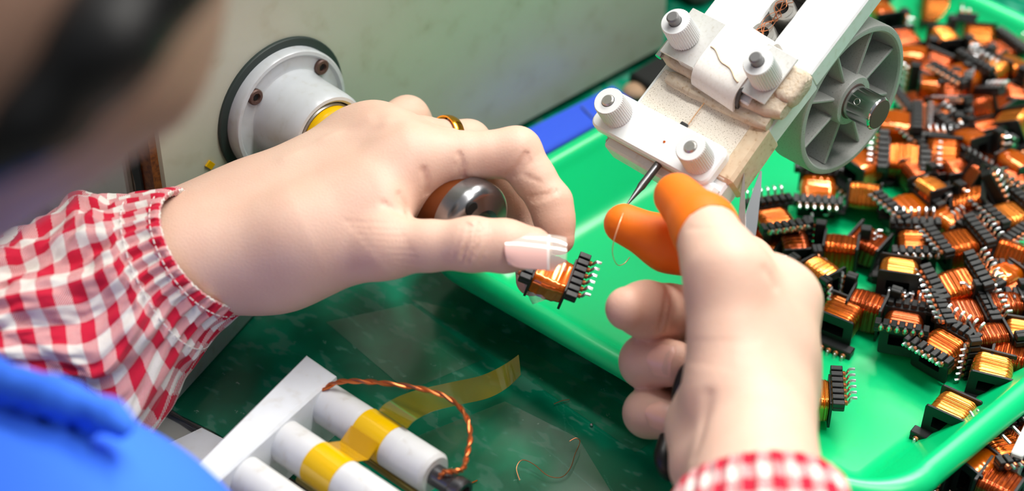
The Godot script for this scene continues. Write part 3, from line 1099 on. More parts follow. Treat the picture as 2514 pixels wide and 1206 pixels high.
	nrm = (nrm - ax * nrm.dot(ax)).normalized()
	# its bars lie towards the camera: the coil's -y looks along nrm
	hc.transform = Transform3D(Basis(ax, -nrm, ax.cross(-nrm)).scaled(Vector3.ONE * 1.03), D(1352, 682, 0.604))

# ---------- the wire guide arm ----------
const ARM_T := deg_to_rad(33.0)

func build_arm():
	var T := Vector3(0, sin(ARM_T), -cos(ARM_T))
	var N := Vector3(0, cos(ARM_T), sin(ARM_T))
	var A := thing("wire_guide_arm", "white slanted wire guide arm with felt clamps, knurled knobs and a steel nozzle", "guide arm", D(1620, 380, 0.615))
	# local axes: x across, y out of the top face, z towards the tip (v runs the other way)
	A.basis = Basis(Vector3.RIGHT, N, -T)
	var at := func(u: float, v: float, n: float) -> Vector3: return Vector3(u, n, -v) * 0.001
	# two rails and the block they grow from
	part("rail", box(0.0205, 0.0078, 0.145, 0.0006), M.white_paint, A, Transform3D(Basis(), at.call(-10.8, 121, -3.9)))
	part("rail", box(0.0195, 0.0078, 0.145, 0.0006), M.white_paint, A, Transform3D(Basis(), at.call(18.3, 121, -3.9)))
	part("slot_floor", box(0.0100, 0.003, 0.145, 0.0003), M.dark, A, Transform3D(Basis(), at.call(4.0, 121, -7.2)))
	part("block", box(0.0490, 0.0095, 0.0560, 0.0008), M.white_paint, A, Transform3D(Basis(), at.call(3.5, 21.2, -4.85)))
	part("block_face", box(0.0455, 0.0012, 0.0240, 0.0003), M.speckled, A, Transform3D(Basis(), at.call(3.6, 15.0, 0.2)))
	part("base_plate", box(0.0440, 0.0080, 0.0150, 0.0016), M.wheel, A, Transform3D(Basis(), at.call(-1.5, 1.6, -6.0)))
	part("tape_wrap", box(0.0072, 0.0125, 0.0235, 0.0012), M.masking, A, Transform3D(Basis(Vector3.UP, 0.04), at.call(25.2, 14.5, -5.0)))
	part("tape_strip", box(0.0430, 0.0030, 0.0140, 0.0008), M.felt, A, Transform3D(Basis(), at.call(-1.0, 3.4, -0.6)))
	part("front_plate", prism(rrect(0.0520, 0.0150, 0.0035, 6), 0.0, 0.0042, 0.0007), M.white_plastic, A, Transform3D(Basis(Vector3.UP, 0.02), at.call(-2.2, 4.0, 0.6)))
	part("plate_tab", box(0.0140, 0.0110, 0.0065, 0.0015), M.white_plastic, A, Transform3D(Basis(Vector3.FORWARD, 0.1), at.call(20.0, -2.6, -2.5)))
	# knurled knobs on studs
	for k in [[-20.4, 3.8, 4.6, 9.6, 0.8], [16.6, 3.8, 4.6, 9.6, 0.5], [-15.0, 37.6, 8.8, 10.4, 3.2], [20.5, 38.2, 8.8, 10.4, 3.2]]:
		var rings := []
		for y in [[0.92, 0.0, 1], [1.0, 0.04, 1], [1.0, 0.95, 1], [0.96, 1.0, 0], [0.80, 1.0, 0], [0.46, 1.0, 0], [0.44, 0.9, 0]]:
			var r := PackedVector3Array()
			for i in 160:
				var a := TAU * i / 160
				var rr: float = 0.0052 * y[0] * (1.0 + (0.022 * (1 if i % 4 < 2 else -1) if y[2] else 0.0)) * lerpf(1.03, 0.98, y[1])
				r.append(Vector3(cos(a) * rr, y[1] * k[3] * 0.001, sin(a) * rr))
			rings.append(r)
		var kn := part("knob", loft(rings, 3, 24.0), M.knob, A, Transform3D(Basis(), at.call(k[0], k[1], k[2])))
		var top: float = (k[3] + k[4]) * 0.001
		part("stud", lathe([Vector2(0.0022, 0.0), Vector2(0.0022, top - 0.0005), Vector2(0.0017, top)], 20), M.steel_stud if k[4] > 1 else M.steel_dull, kn)
	# felt pads, cloth and the clamp plates
	var pad := func(w: float, h: float, d: float, seed_: int) -> ArrayMesh:
		var rg := RandomNumberGenerator.new()
		rg.seed = seed_
		var rings := []
		for i in 13:
			var t := i / 12.0
			var e := pow(maxf(0.0, 1.0 - pow(absf(2 * t - 1), 4.0)), 0.5) * 0.3 + 0.7
			var r := PackedVector3Array()
			for p in rrect(h * e, d * e, h * 0.42 * e, 4):
				r.append(Vector3((t - 0.5) * w, p.x + rg.randf_range(-1, 1) * 0.00022, p.y + rg.randf_range(-1, 1) * 0.0003))
			rings.append(r)
		return loft(rings, 3, 60.0)
	part("felt_pad", pad.call(0.0530, 0.0062, 0.0200, 1), M.felt, A, Transform3D(Basis(), at.call(4.0, 37.0, 3.0)))
	part("felt_pad", pad.call(0.0430, 0.0042, 0.0060, 2), M.felt, A, Transform3D(Basis(Vector3.UP, 0.05), at.call(6.5, 25.6, 1.8)))
	part("felt_pad", pad.call(0.0115, 0.0066, 0.0135, 3), M.felt, A, Transform3D(Basis(), at.call(26.0, 41.0, 3.6)))
	var folds := []
	var wid := []
	for s in [[51.5, 2.6], [51.0, 7.4], [48.0, 9.0], [40.0, 9.5], [32.0, 9.4], [28.0, 8.2], [25.6, 5.0], [25.2, 1.8]]:
		folds.append(at.call(5.4, s[0], s[1]))
		wid.append(Vector3(0.0098, 0, 0.0008))
	part("cloth_wrap", ribbon(curve(folds, 4), (func(): var o := []; o.resize(29); o.fill(wid[0]); return o).call(), 0.0011), M.cloth_white, A)
	var seam := []
	for i in 10:
		seam.append(at.call(-3.5 + i * 1.9, 38.5 - i * 0.7 + 0.5 * sin(i * 1.3), 10.2))
	part("stitched_seam", tube(curve(seam, 3), 0.00032, 5), M.masking, A)
	var loop := []
	for i in 12:
		var a := PI * 1.15 * i / 11.0 - 0.3
		loop.append(at.call(15.2 + 0.3 * sin(i), 30.5 + 4.5 * cos(a), 4.4 + 4.6 * sin(a)))
	part("strap", ribbon(loop, (func(): var o := []; o.resize(12); o.fill(Vector3(0.0011, 0, 0)); return o).call(), 0.0008), M.dark, A)
	part("clamp_plate", box(0.0150, 0.0008, 0.0190, 0.0002), M.clamp, A, Transform3D(Basis(), at.call(-12.6, 38.8, 8.2)))
	part("clamp_plate", box(0.0124, 0.0008, 0.0190, 0.0002), M.clamp, A, Transform3D(Basis(Vector3.BACK, -0.08), at.call(19.4, 39.4, 8.6)))
	part("clamp_lip", box(0.0124, 0.0030, 0.0008, 0.0002), M.clamp, A, Transform3D(Basis(), at.call(-5.6, 29.6, 7.0)))
	part("slider", box(0.0042, 0.0034, 0.0040, 0.0004), M.white_plastic, A, Transform3D(Basis(), at.call(17.4, 29.8, 5.0)))
	part("cross_pin", lathe([Vector2(0.0011, -0.006), Vector2(0.0013, -0.0055), Vector2(0.0013, 0.006)], 16), M.steel, A, Transform3D(Basis(Vector3.RIGHT, PI / 2), at.call(-21.0, 34.0, 5.6)))
	# socket screws in the slot, with loose hairs of wire round them
	for s in [[4.4, 64.5], [4.2, 53.6], [4.6, 76.0]]:
		var b := part("bolt", lathe([Vector2(0.0046, -0.004), Vector2(0.0046, 0.0014), Vector2(0.0042, 0.0020), Vector2(0.0024, 0.0020), Vector2(0.0022, 0.0002)], 24), M.steel_dull, A, Transform3D(Basis(), at.call(s[0], s[1], 0.0)))
		part("socket", lathe([Vector2(0.0023, 0.0003), Vector2(0.0023, 0.0005)], 6), M.hole, b)
	var rg := RandomNumberGenerator.new()
	rg.seed = 4
	for k in 5:
		var pts := []
		for i in 5:
			pts.append(at.call(4.0 + rg.randf_range(-3.5, 3.5), 52.0 + i * 4.2 + rg.randf_range(-1.5, 1.5), 2.2 + rg.randf_range(-0.8, 1.0)))
		part("wire_hair", tube(curve(pts, 5), 0.00014, 4), M.bare, A)
	# nozzle: a tapered steel needle under the front plate
	var nt: Vector3 = A.transform.affine_inverse() * D(1541, 501, 0.600)
	var n0: Vector3 = at.call(1.6, 2.0, -0.4)
	part("nozzle", tube([n0, n0.lerp(nt, 0.35), n0.lerp(nt, 0.66), n0.lerp(nt, 0.72), n0.lerp(nt, 0.98), nt], [0.0014, 0.0014, 0.0014, 0.0011, 0.0004, 0.0003], 18), M.steel_dark, A)
	part("eyelet", box(0.0030, 0.0016, 0.0022, 0.0003), M.steel_dark, A, Transform3D(Basis(), at.call(1.2, 12.4, 1.0)))
	part("plate_chip", lathe([Vector2(0.0005, 0.0), Vector2(0.0004, 0.0002)], 8), M.taped, A, Transform3D(Basis(), at.call(1.4, 3.4, 4.85)))
	# the big spoked wheel on the arm's right
	var W := part("wheel", wheel_mesh(), M.wheel, A, along(Vector3.RIGHT, Vector3.UP, at.call(27.4, 59.3, -35.0)))
	for k in 8:
		var a := deg_to_rad(k * 45.0 + 9.0)
		part("spoke", box(0.0176, 0.0090, 0.0013, 0.0004), M.wheel, W, Transform3D(Basis(Vector3.UP, -a), Vector3(cos(a) * 0.0166, -0.0065, sin(a) * 0.0166)))
	part("bearing", lathe([Vector2(0.0066, -0.004), Vector2(0.0066, 0.0002), Vector2(0.0058, 0.0002)], 40), M.axle_end, W)
	part("axle", lathe([Vector2(0.0061, -0.02), Vector2(0.0061, 0.0104), Vector2(0.0055, 0.0112)], 48), M.steel, W)
	part("axle_face", lathe([Vector2(0.0054, 0.0109), Vector2(0.0054, 0.01135), Vector2(0.0052, 0.0115)], 40), M.axle_end, W)
	var o_ring := []
	for i in 17:
		var a := TAU * i / 16
		o_ring.append(Vector3(0.0006 + cos(0.35 + sin(a) * 0.17) * 0.00612, 0.0044 + 0.0011 * cos(a), 0) if false else Vector3(0.0062 * cos(1.3 + 0.18 * sin(a)), 0.0045 + 0.0011 * cos(a), 0.0062 * sin(1.3 + 0.18 * sin(a))))
	part("stamped_letter", tube(o_ring, 0.00012, 4), M.steel_dull, W)

func wheel_mesh() -> ArrayMesh:
	return lathe([Vector2(0.0279, -0.0145), Vector2(0.0284, -0.014), Vector2(0.0284, -0.001), Vector2(0.0280, -0.0002), Vector2(0.0274, 0.0), Vector2(0.0262, 0.0), Vector2(0.0256, -0.0006), Vector2(0.0250, -0.0105), Vector2(0.0094, -0.0110), Vector2(0.0092, -0.0008), Vector2(0.0088, 0.0), Vector2(0.0066, 0.0), Vector2(0.0066, -0.013)], 96, 3, 30.0)

# ---------- roller stand, cord, tape ----------
func build_rollers():
	var H := 0.030
	var S := thing("roller_stand", "white metal roller stand with three pale rollers pointing across the mat", "roller stand")
	var poly := PackedVector2Array()
	var c1 := on(752, 868, 0.0385)
	var c2 := on(826, 920, 0.0385)
	var c3 := on(556, 1162, 0.0385)
	var c4 := on(468, 1152, 0.0385)
	var back := (c4 - c1).normalized()
	c3 = c2 + (c3 - c2).normalized() * 0.082
	c4 = c1 + back * 0.082
	for c in [c1, c2, c3, c4]:
		poly.append(Vector2(c.x, c.z))
	part("bar", prism(poly, 0.0125, 0.0385, 0.0009), M.bar_white, S)
	var pl := PackedVector2Array()
	for xy in [[355, 1112], [495, 1046], [640, 1120], [560, 1260], [300, 1260]]:
		var w := on(xy[0], xy[1], 0.0105)
		pl.append(Vector2(w.x, w.z))
	part("foot_plate", prism(pl, 0.0004, 0.0105, 0.0008), M.bar_white, S)
	var dir := Vector3(0.0543, 0, -0.0047).normalized()
	var starts := [on(802, 992, H), on(694, 1079, H), on(592, 1166, H)]
	for k in 3:
		var s: Vector3 = starts[k]
		var ln: float = [0.0525, 0.060, 0.060][k]
		var X := along(dir, Vector3.UP, s - dir * 0.004)
		part("roller", lathe([Vector2(0.0060, 0.0), Vector2(0.0069, 0.0008), Vector2(0.0070, 0.0014), Vector2(0.0070, 0.020), Vector2(0.00685, 0.0203), Vector2(0.0070, 0.0206), Vector2(0.0070, 0.0385), Vector2(0.00685, 0.0388), Vector2(0.0070, 0.0391), Vector2(0.0070, ln - 0.0012), Vector2(0.0060, ln)], 48), M.roller, S, X)
		part("bolt", lathe([Vector2(0.0036, ln - 0.001), Vector2(0.0036, ln + 0.0075), Vector2(0.0040, ln + 0.0078), Vector2(0.0044, ln + 0.009), Vector2(0.0044, ln + 0.0118), Vector2(0.0038, ln + 0.0125), Vector2(0.0025, ln + 0.0125), Vector2(0.0022, ln + 0.0105)], 28), M.steel_dark, S, X)
		# the yellow band of tape that lies over the first two rollers
		if k < 2:
			var b0: float = [0.0215, 0.0195][k]
			var rings := []
			for i in 21:
				var a := lerpf(-0.4, PI * 0.93, i / 20.0)
				var r := PackedVector3Array()
				for e in [[b0, 0.00706], [b0 + 0.0125, 0.00706], [b0 + 0.0125, 0.00722], [b0, 0.00722]]:
					r.append(X * Vector3(cos(a) * e[1], e[0], sin(a) * e[1]))
				rings.append(r)
			single("tape_band", loft(rings, 3, 40.0), M.tape_yellow, ["yellow tape wrapped over the rear roller nearest the tray", "yellow tape wrapped over the middle roller, below the rear band"][k], "tape", "yellow tape bands on the rollers")
	for rd in [[740, 1075, 1010, 1240], [880, 1030, 1110, 1178]]:
		pass
	part("tie_rod", tube([on(842, 1085, 0.022), on(1030, 1215, 0.022)], 0.0016, 12), M.brass, S)
	part("tie_rod", tube([on(735, 1175, 0.022), on(900, 1290, 0.022)], 0.0016, 12), M.brass, S)
	# tape spanning from roller to roller, and its free end curling off to the right
	var b1: Vector3 = starts[0] + dir * 0.0237
	var b2: Vector3 = starts[1] + dir * 0.0217
	var half := dir * 0.00625
	var span_pts := [b1 + Vector3(0, 0.0050, 0.0052), b1.lerp(b2, 0.5) + Vector3(0, 0.0018, 0), b2 + Vector3(0, 0.0050, -0.0052)]
	single("tape_bridge", ribbon(span_pts, [half, half, half], 0.00012), M.kapton, "clear yellow tape stretched between the two tape-wrapped rollers", "tape")
	var tp := [on(965, 1030, 0.0375), on(985, 1010, 0.0355), on(1040, 985, 0.026), on(1120, 966, 0.017), on(1190, 950, 0.012), on(1240, 925, 0.010), on(1276, 896, 0.0125)]
	var ta := [half, half * 1.0, half * 0.98 + Vector3(0, 0, 0.0008), half * 0.9 + Vector3(0, 0, 0.0022), half * 0.8 + Vector3(0, 0, 0.0034), half * 0.75 + Vector3(0, 0, 0.0040), half * 0.72 + Vector3(0, 0.0006, 0.0042)]
	single("tape_tail", ribbon(curve(tp, 5), curve(ta, 5), 0.00012), M.kapton_thin, "loose tail of clear yellow tape curling from the rollers over the mat", "tape")
	# the twisted copper cord looped from the bar to the bolt of the first roller
	var path := curve([on(783, 1035, 0.026), on(772, 1005, 0.031), on(788, 965, 0.036), on(828, 939, 0.040), on(890, 937, 0.041), on(960, 943, 0.041), on(1040, 956, 0.041), on(1105, 980, 0.040), on(1143, 1020, 0.039), on(1155, 1070, 0.037), on(1147, 1115, 0.035), on(1138, 1150, 0.0335), on(1120, 1158, 0.035), on(1090, 1160, 0.035), on(1080, 1176, 0.032), on(1092, 1190, 0.029)], 9)
	var fr := frames(path)
	var cord := thing("copper_cord", "twisted copper cord looping from the roller bar round to the roller's bolt", "cord")
	for k in 2:
		var st := []
		for i in path.size():
			var a := i * 0.62 + PI * k
			st.append(path[i] + (fr[i][1] * cos(a) + fr[i][2] * sin(a)) * 0.00042)
		part("strand", tube(st, 0.00055, 7), M.cord, cord)

# ---------- small things ----------
func build_small():
	# wire from the felt to the eyelet, and from the nozzle to the finger
	single("feed_wire", tube(curve([on_d(1752, 229, 0.6265), on_d(1730, 252, 0.6262), on_d(1710, 278, 0.6262), on_d(1690, 306, 0.626)], 6), 0.00022, 6), M.thread, "fine copper wire running from the felt pad to the nozzle's eyelet", "wire")
	single("thread_wire", tube(curve([D(1541, 501, 0.5995), D(1530, 524, 0.5865), D(1518, 556, 0.5825), D(1507, 592, 0.5830), D(1504, 624, 0.590), D(1515, 650, 0.60), D(1532, 648, 0.605), D(1546, 632, 0.606)], 6), 0.00018, 6), M.thread, "hair-thin copper wire hanging from the nozzle tip over the orange finger cot", "wire")
	single("wire_scrap", tube(curve([on(1276, 1180, 0.0012), on(1268, 1150, 0.002), on(1282, 1130, 0.003), on(1310, 1140, 0.003), on(1345, 1168, 0.002), on(1378, 1172, 0.0015), on(1400, 1150, 0.002), on(1412, 1115, 0.003), on(1424, 1085, 0.003), on(1414, 1076, 0.003), on(1398, 1084, 0.003)], 6), 0.00016, 6), M.bare, "curly scrap of thin copper wire lying on the mat", "wire", "")
	single("wire_snippet", tube([on(1360, 992, 0.0008), on(1380, 984, 0.0012), on(1398, 981, 0.0008)], 0.00016, 5), M.bare, "short straight wire snippet on the mat below the tray rim", "wire")
	single("wire_clipping", tube([on(1158, 1186, 0.0008), on(1172, 1180, 0.001)], 0.00028, 5), M.copper_pale, "tiny bright copper clipping beside the roller's bolt", "wire")
	single("solder_bead", lathe([Vector2(0.0001, 0.0), Vector2(0.0006, 0.0003), Vector2(0.0006, 0.0008), Vector2(0.0001, 0.0012)], 10), M.tin, "tiny silver solder bead on the mat near the curled fingers", "bead", "", Transform3D(Basis(), on(1452, 1046, 0.0001)))
	# thread scissors held in the right hand
	var sc := thing("scissors", "small scissors with black handles gripped in the right hand, blades pointing away", "scissors", D(1815, 670, 0.592))
	var inv := sc.transform.affine_inverse()
	var pv := D(1815, 670, 0.592)
	for k in 2:
		var tip: Vector3 = [D(1826, 424, 0.602), D(1868, 420, 0.606)][k]
		var wv: Vector3 = R * [0.0015, 0.0030][k] + BK * [0.0006, 0.0004][k]
		var mid := pv.lerp(tip, 0.5)
		var tn := BK * 0.0006
		var rings := []
		for e in [[pv, 1.0], [pv.lerp(tip, 0.2), 1.0], [mid, 0.78], [pv.lerp(tip, 0.85), 0.36], [tip, 0.08]]:
			var c: Vector3 = inv * (e[0] as Vector3)
			var w: Vector3 = wv * (e[1] as float)
			rings.append(PackedVector3Array([c - w - tn, c + w - tn, c + w + tn, c - w + tn]))
		part("blade", loft(rings, 3, 20.0), [M.steel_dull, M.steel][k], sc)
	part("pivot_screw", lathe([Vector2(0.003, -0.0015), Vector2(0.003, 0.001), Vector2(0.0022, 0.0016)], 20), M.steel_dull, sc, along(BK, U, inv * pv))
	part("handle", tube(curve([inv * pv, inv * D(1765, 780, 0.586), inv * D(1712, 880, 0.578), inv * D(1682, 930, 0.573), inv * D(1672, 985, 0.574), inv * D(1700, 1030, 0.58)], 6), 0.0030, 12), M.handle, sc)
	part("handle", tube(curve([inv * pv, inv * D(1735, 800, 0.594), inv * D(1680, 960, 0.586), inv * D(1640, 1080, 0.576), inv * D(1628, 1125, 0.572), inv * D(1645, 1160, 0.572), inv * D(1690, 1150, 0.578), inv * D(1705, 1080, 0.584)], 6), 0.0030, 12), M.handle, sc)

func on_d(x: float, y: float, d: float) -> Vector3:
	# over the arm's top face: d is only a starting depth, the point is set 1.6 mm above that face
	var O := D(1620, 380, 0.615)
	var N := Vector3(0, cos(ARM_T), sin(ARM_T))
	var r := ray(x, y)
	return EYE + r * (((O + N * 0.0018 - EYE).dot(N)) / r.dot(N))

# ---------- the worker ----------
func pts(list: Array) -> Array:
	var o := []
	for p in list:
		o.append(D(p[0], p[1], p[2]))
	return o

func bounds(chains: Array, mg: float) -> Array:
	var lo := Vector3.ONE * 9
	var hi := -lo
	for c in chains:
		for p in c[0]:
			lo = lo.min(p)
			hi = hi.max(p)
	return [lo - Vector3.ONE * mg, hi + Vector3.ONE * mg]

# a crease (depth above 0) or ridge pressed into the near surface between two places in the view
func wrinkle(f: Field, x0: float, y0: float, x1: float, y1: float, dep: float, w: float, depth: float):
	var path := []
	for i in 7:
		var t := i / 6.0
		var bend := sin(t * PI) * 3.5
		var r := ray(lerpf(x0, x1, t) + bend, lerpf(y0, y1, t) + bend * 0.4)
		var s := dep - 0.03
		for k in 90:
			var p := EYE + r * s
			var v := f.at(p)
			if v < 0.0001:
				path.append(p)
				break
			s += clampf(v * 0.8, 0.0002, 0.002)
			if s > dep + 0.03:
				break
	if path.size() > 2:
		f.groove(path, w, depth)

func surf(f: Field, x: float, y: float, dep: float) -> Array:      # [point, normal] where the view first meets the field
	var r := ray(x, y)
	var s := dep - 0.03
	for k in 200:
		var v := f.at(EYE + r * s)
		if v < 0.00005:
			break
		s += clampf(v * 0.7, 0.0001, 0.002)
	var p := EYE + r * s
	var e := 0.001
	return [p, Vector3(f.at(p + Vector3(e, 0, 0)) - f.at(p - Vector3(e, 0, 0)), f.at(p + Vector3(0, e, 0)) - f.at(p - Vector3(0, e, 0)), f.at(p + Vector3(0, 0, e)) - f.at(p - Vector3(0, 0, e))).normalized()]

func nail_mesh(len_: float, wid: float, bow: float, thick: float, from := 0.0, to := 1.0, square := 0.12) -> ArrayMesh:
	# a plate along z (0 at its root), curved across x, y outwards
	var rings := []
	for side in [1, -1]:
		pass
	var nu := 12
	var nv := 10
	var v := PackedVector3Array()
	var idx := PackedInt32Array()
	for side in 2:
		for j in nv + 1:
			var t := lerpf(from, to, float(j) / nv)
			var hw := wid / 2 * (1.0 - 0.22 * pow(1.0 - clampf(t / 0.3, 0, 1), 2.0)) * (1.0 - square * pow(clampf((t - 0.7) / 0.3, 0, 1), 3.0))
			for i in nu + 1:
				var s := 2.0 * i / nu - 1.0
				var root := -0.0014 * (1.0 - s * s) * (1.0 - t)
				v.append(Vector3(s * hw, -bow * s * s - 0.0006 * t * t * (len_ / 0.012) + (thick / 2 if side == 0 else -thick / 2), t * len_ + root))
	var row := nu + 1
	var half := row * (nv + 1)
	for side in 2:
		for j in nv:
			for i in nu:
				var a := side * half + j * row + i
				if side == 0:
					idx.append_array([a, a + row, a + 1, a + 1, a + row, a + row + 1])
				else:
					idx.append_array([a, a + 1, a + row, a + 1, a + row + 1, a + row])
	var edge := []
	for i in nu:
		edge.append(i)
	for j in nv:
		edge.append(j * row + nu)
	for i in range(nu, 0, -1):
		edge.append(nv * row + i)
	for j in range(nv, 0, -1):
		edge.append(j * row)
	for e in edge.size():
		var a: int = edge[e]
		var b: int = edge[(e + 1) % edge.size()]
		idx.append_array([a, b, half + a, b, half + b, half + a])
	return tri_mesh(v, idx, 45.0)

var blush := []      # [point, radius, colour, strength]: skin that is redder or paler by itself
var skin_noise := FastNoiseLite.new()

func skin_tint(p: Vector3) -> Color:
	var c := Color(0.75, 0.50, 0.385)
	var n := skin_noise.get_noise_3dv(p * 1000.0)
	c = c.lerp(Color(0.72, 0.42, 0.31), clampf(n * 0.3 + 0.08, 0.0, 0.3))
	for b in blush:
		var q: float = p.distance_to(b[0]) / b[1]
		if q < 1.6:
			c = c.lerp(b[2], b[3] * exp(-q * q * 1.6))
	return c

func cloth_tube(rows: Array, seg: int, around: float, per_len: float, wr: Array, seed_: int, crease := 60.0) -> ArrayMesh:
	# rows: [top x, top y, bottom x, bottom y, depth, half depth, gather, shift x, shift y of the near side]
	var nz := FastNoiseLite.new()
	nz.seed = seed_
	nz.frequency = 1.0
	nz.fractal_octaves = 3
	var keys := []
	for r in rows:
		var dep: float = r[4]
		var tp := D(r[0], r[1], dep)
		var bt := D(r[2], r[3], dep)
		keys.append([(tp + bt) / 2, (tp - bt) / 2, BK * (r[5] as float) + (R * (r[7] as float) - U * (r[8] as float)) * (dep / F) if r.size() > 7 else BK * (r[5] as float), Vector3(r[6], r[9] if r.size() > 9 else 1.0, 0)])
	var cols := []
	for k in 4:
		var l := []
		for e in keys:
			l.append(e[k])
		cols.append(curve(l, 12))
	var rings := []
	var uvs := []
	var dist := 0.0
	for i in cols[0].size():
		if i > 0:
			dist += cols[0][i].distance_to(cols[0][i - 1])
		var ring := PackedVector3Array()
		var uv := PackedVector2Array()
		var g: float = cols[3][i].x
		for j in seg + 1:
			var a := TAU * j / seg
			var dirv: Vector3 = cols[1][i] * cos(a) + cols[2][i] * sin(a)
			var w := 0.0
			var ca := cos(a)
			var sa := sin(a)
			# soft folds that run along the sleeve, and the tight gathers of the elastic
			w += (1.0 - g) * wr[0] * nz.get_noise_3d(ca * 2.2, sa * 2.2, dist * 26.0)
			w += (1.0 - g) * wr[1] * nz.get_noise_3d(ca * 4.6 + 9.0, sa * 4.6, dist * 45.0)
			w += g * cols[3][i].y * wr[2] * (sin(a * 36.0 + 1.6 * nz.get_noise_3d(ca * 2, sa * 2, dist * 60.0)) * 0.55 + 0.5 * nz.get_noise_3d(ca * 9.0, sa * 9.0, dist * 40.0))
			w += (1.0 - cols[3][i].y) * 0.0007 * (absf(sin(a * 38.0 + 0.6 * sin(a * 7.0))) - 0.5)
			ring.append(cols[0][i] + dirv * (1.0 + w / dirv.length()))
			uv.append(Vector2(around * j / seg, dist / per_len))
		rings.append(ring)
		uvs.append(uv)
	return loft(rings, 0, crease, false, false, uvs)

func stitches(parent: Node3D, e: Array):     # a broken line of white thread round the cuff
	var tp := D(e[0], e[1], e[4])
	var bt := D(e[2], e[3], e[4])
	var c := (tp + bt) / 2
	var u := (tp - bt) / 2
	var v: Vector3 = BK * (e[5] as float) + (R * (e[6] as float) - U * (e[7] as float)) * (e[4] / F)
	var list := []
	for k in 60:
		var path := []
		for i in 4:
			var a := TAU * (k + i * 0.22) / 60.0
			path.append(c + u * cos(a) * 1.004 + v * sin(a) * 1.012)
		list.append([tube(path, 0.00022, 5), Transform3D()])
	part("stitching", join(list), M.cloth_white, parent)

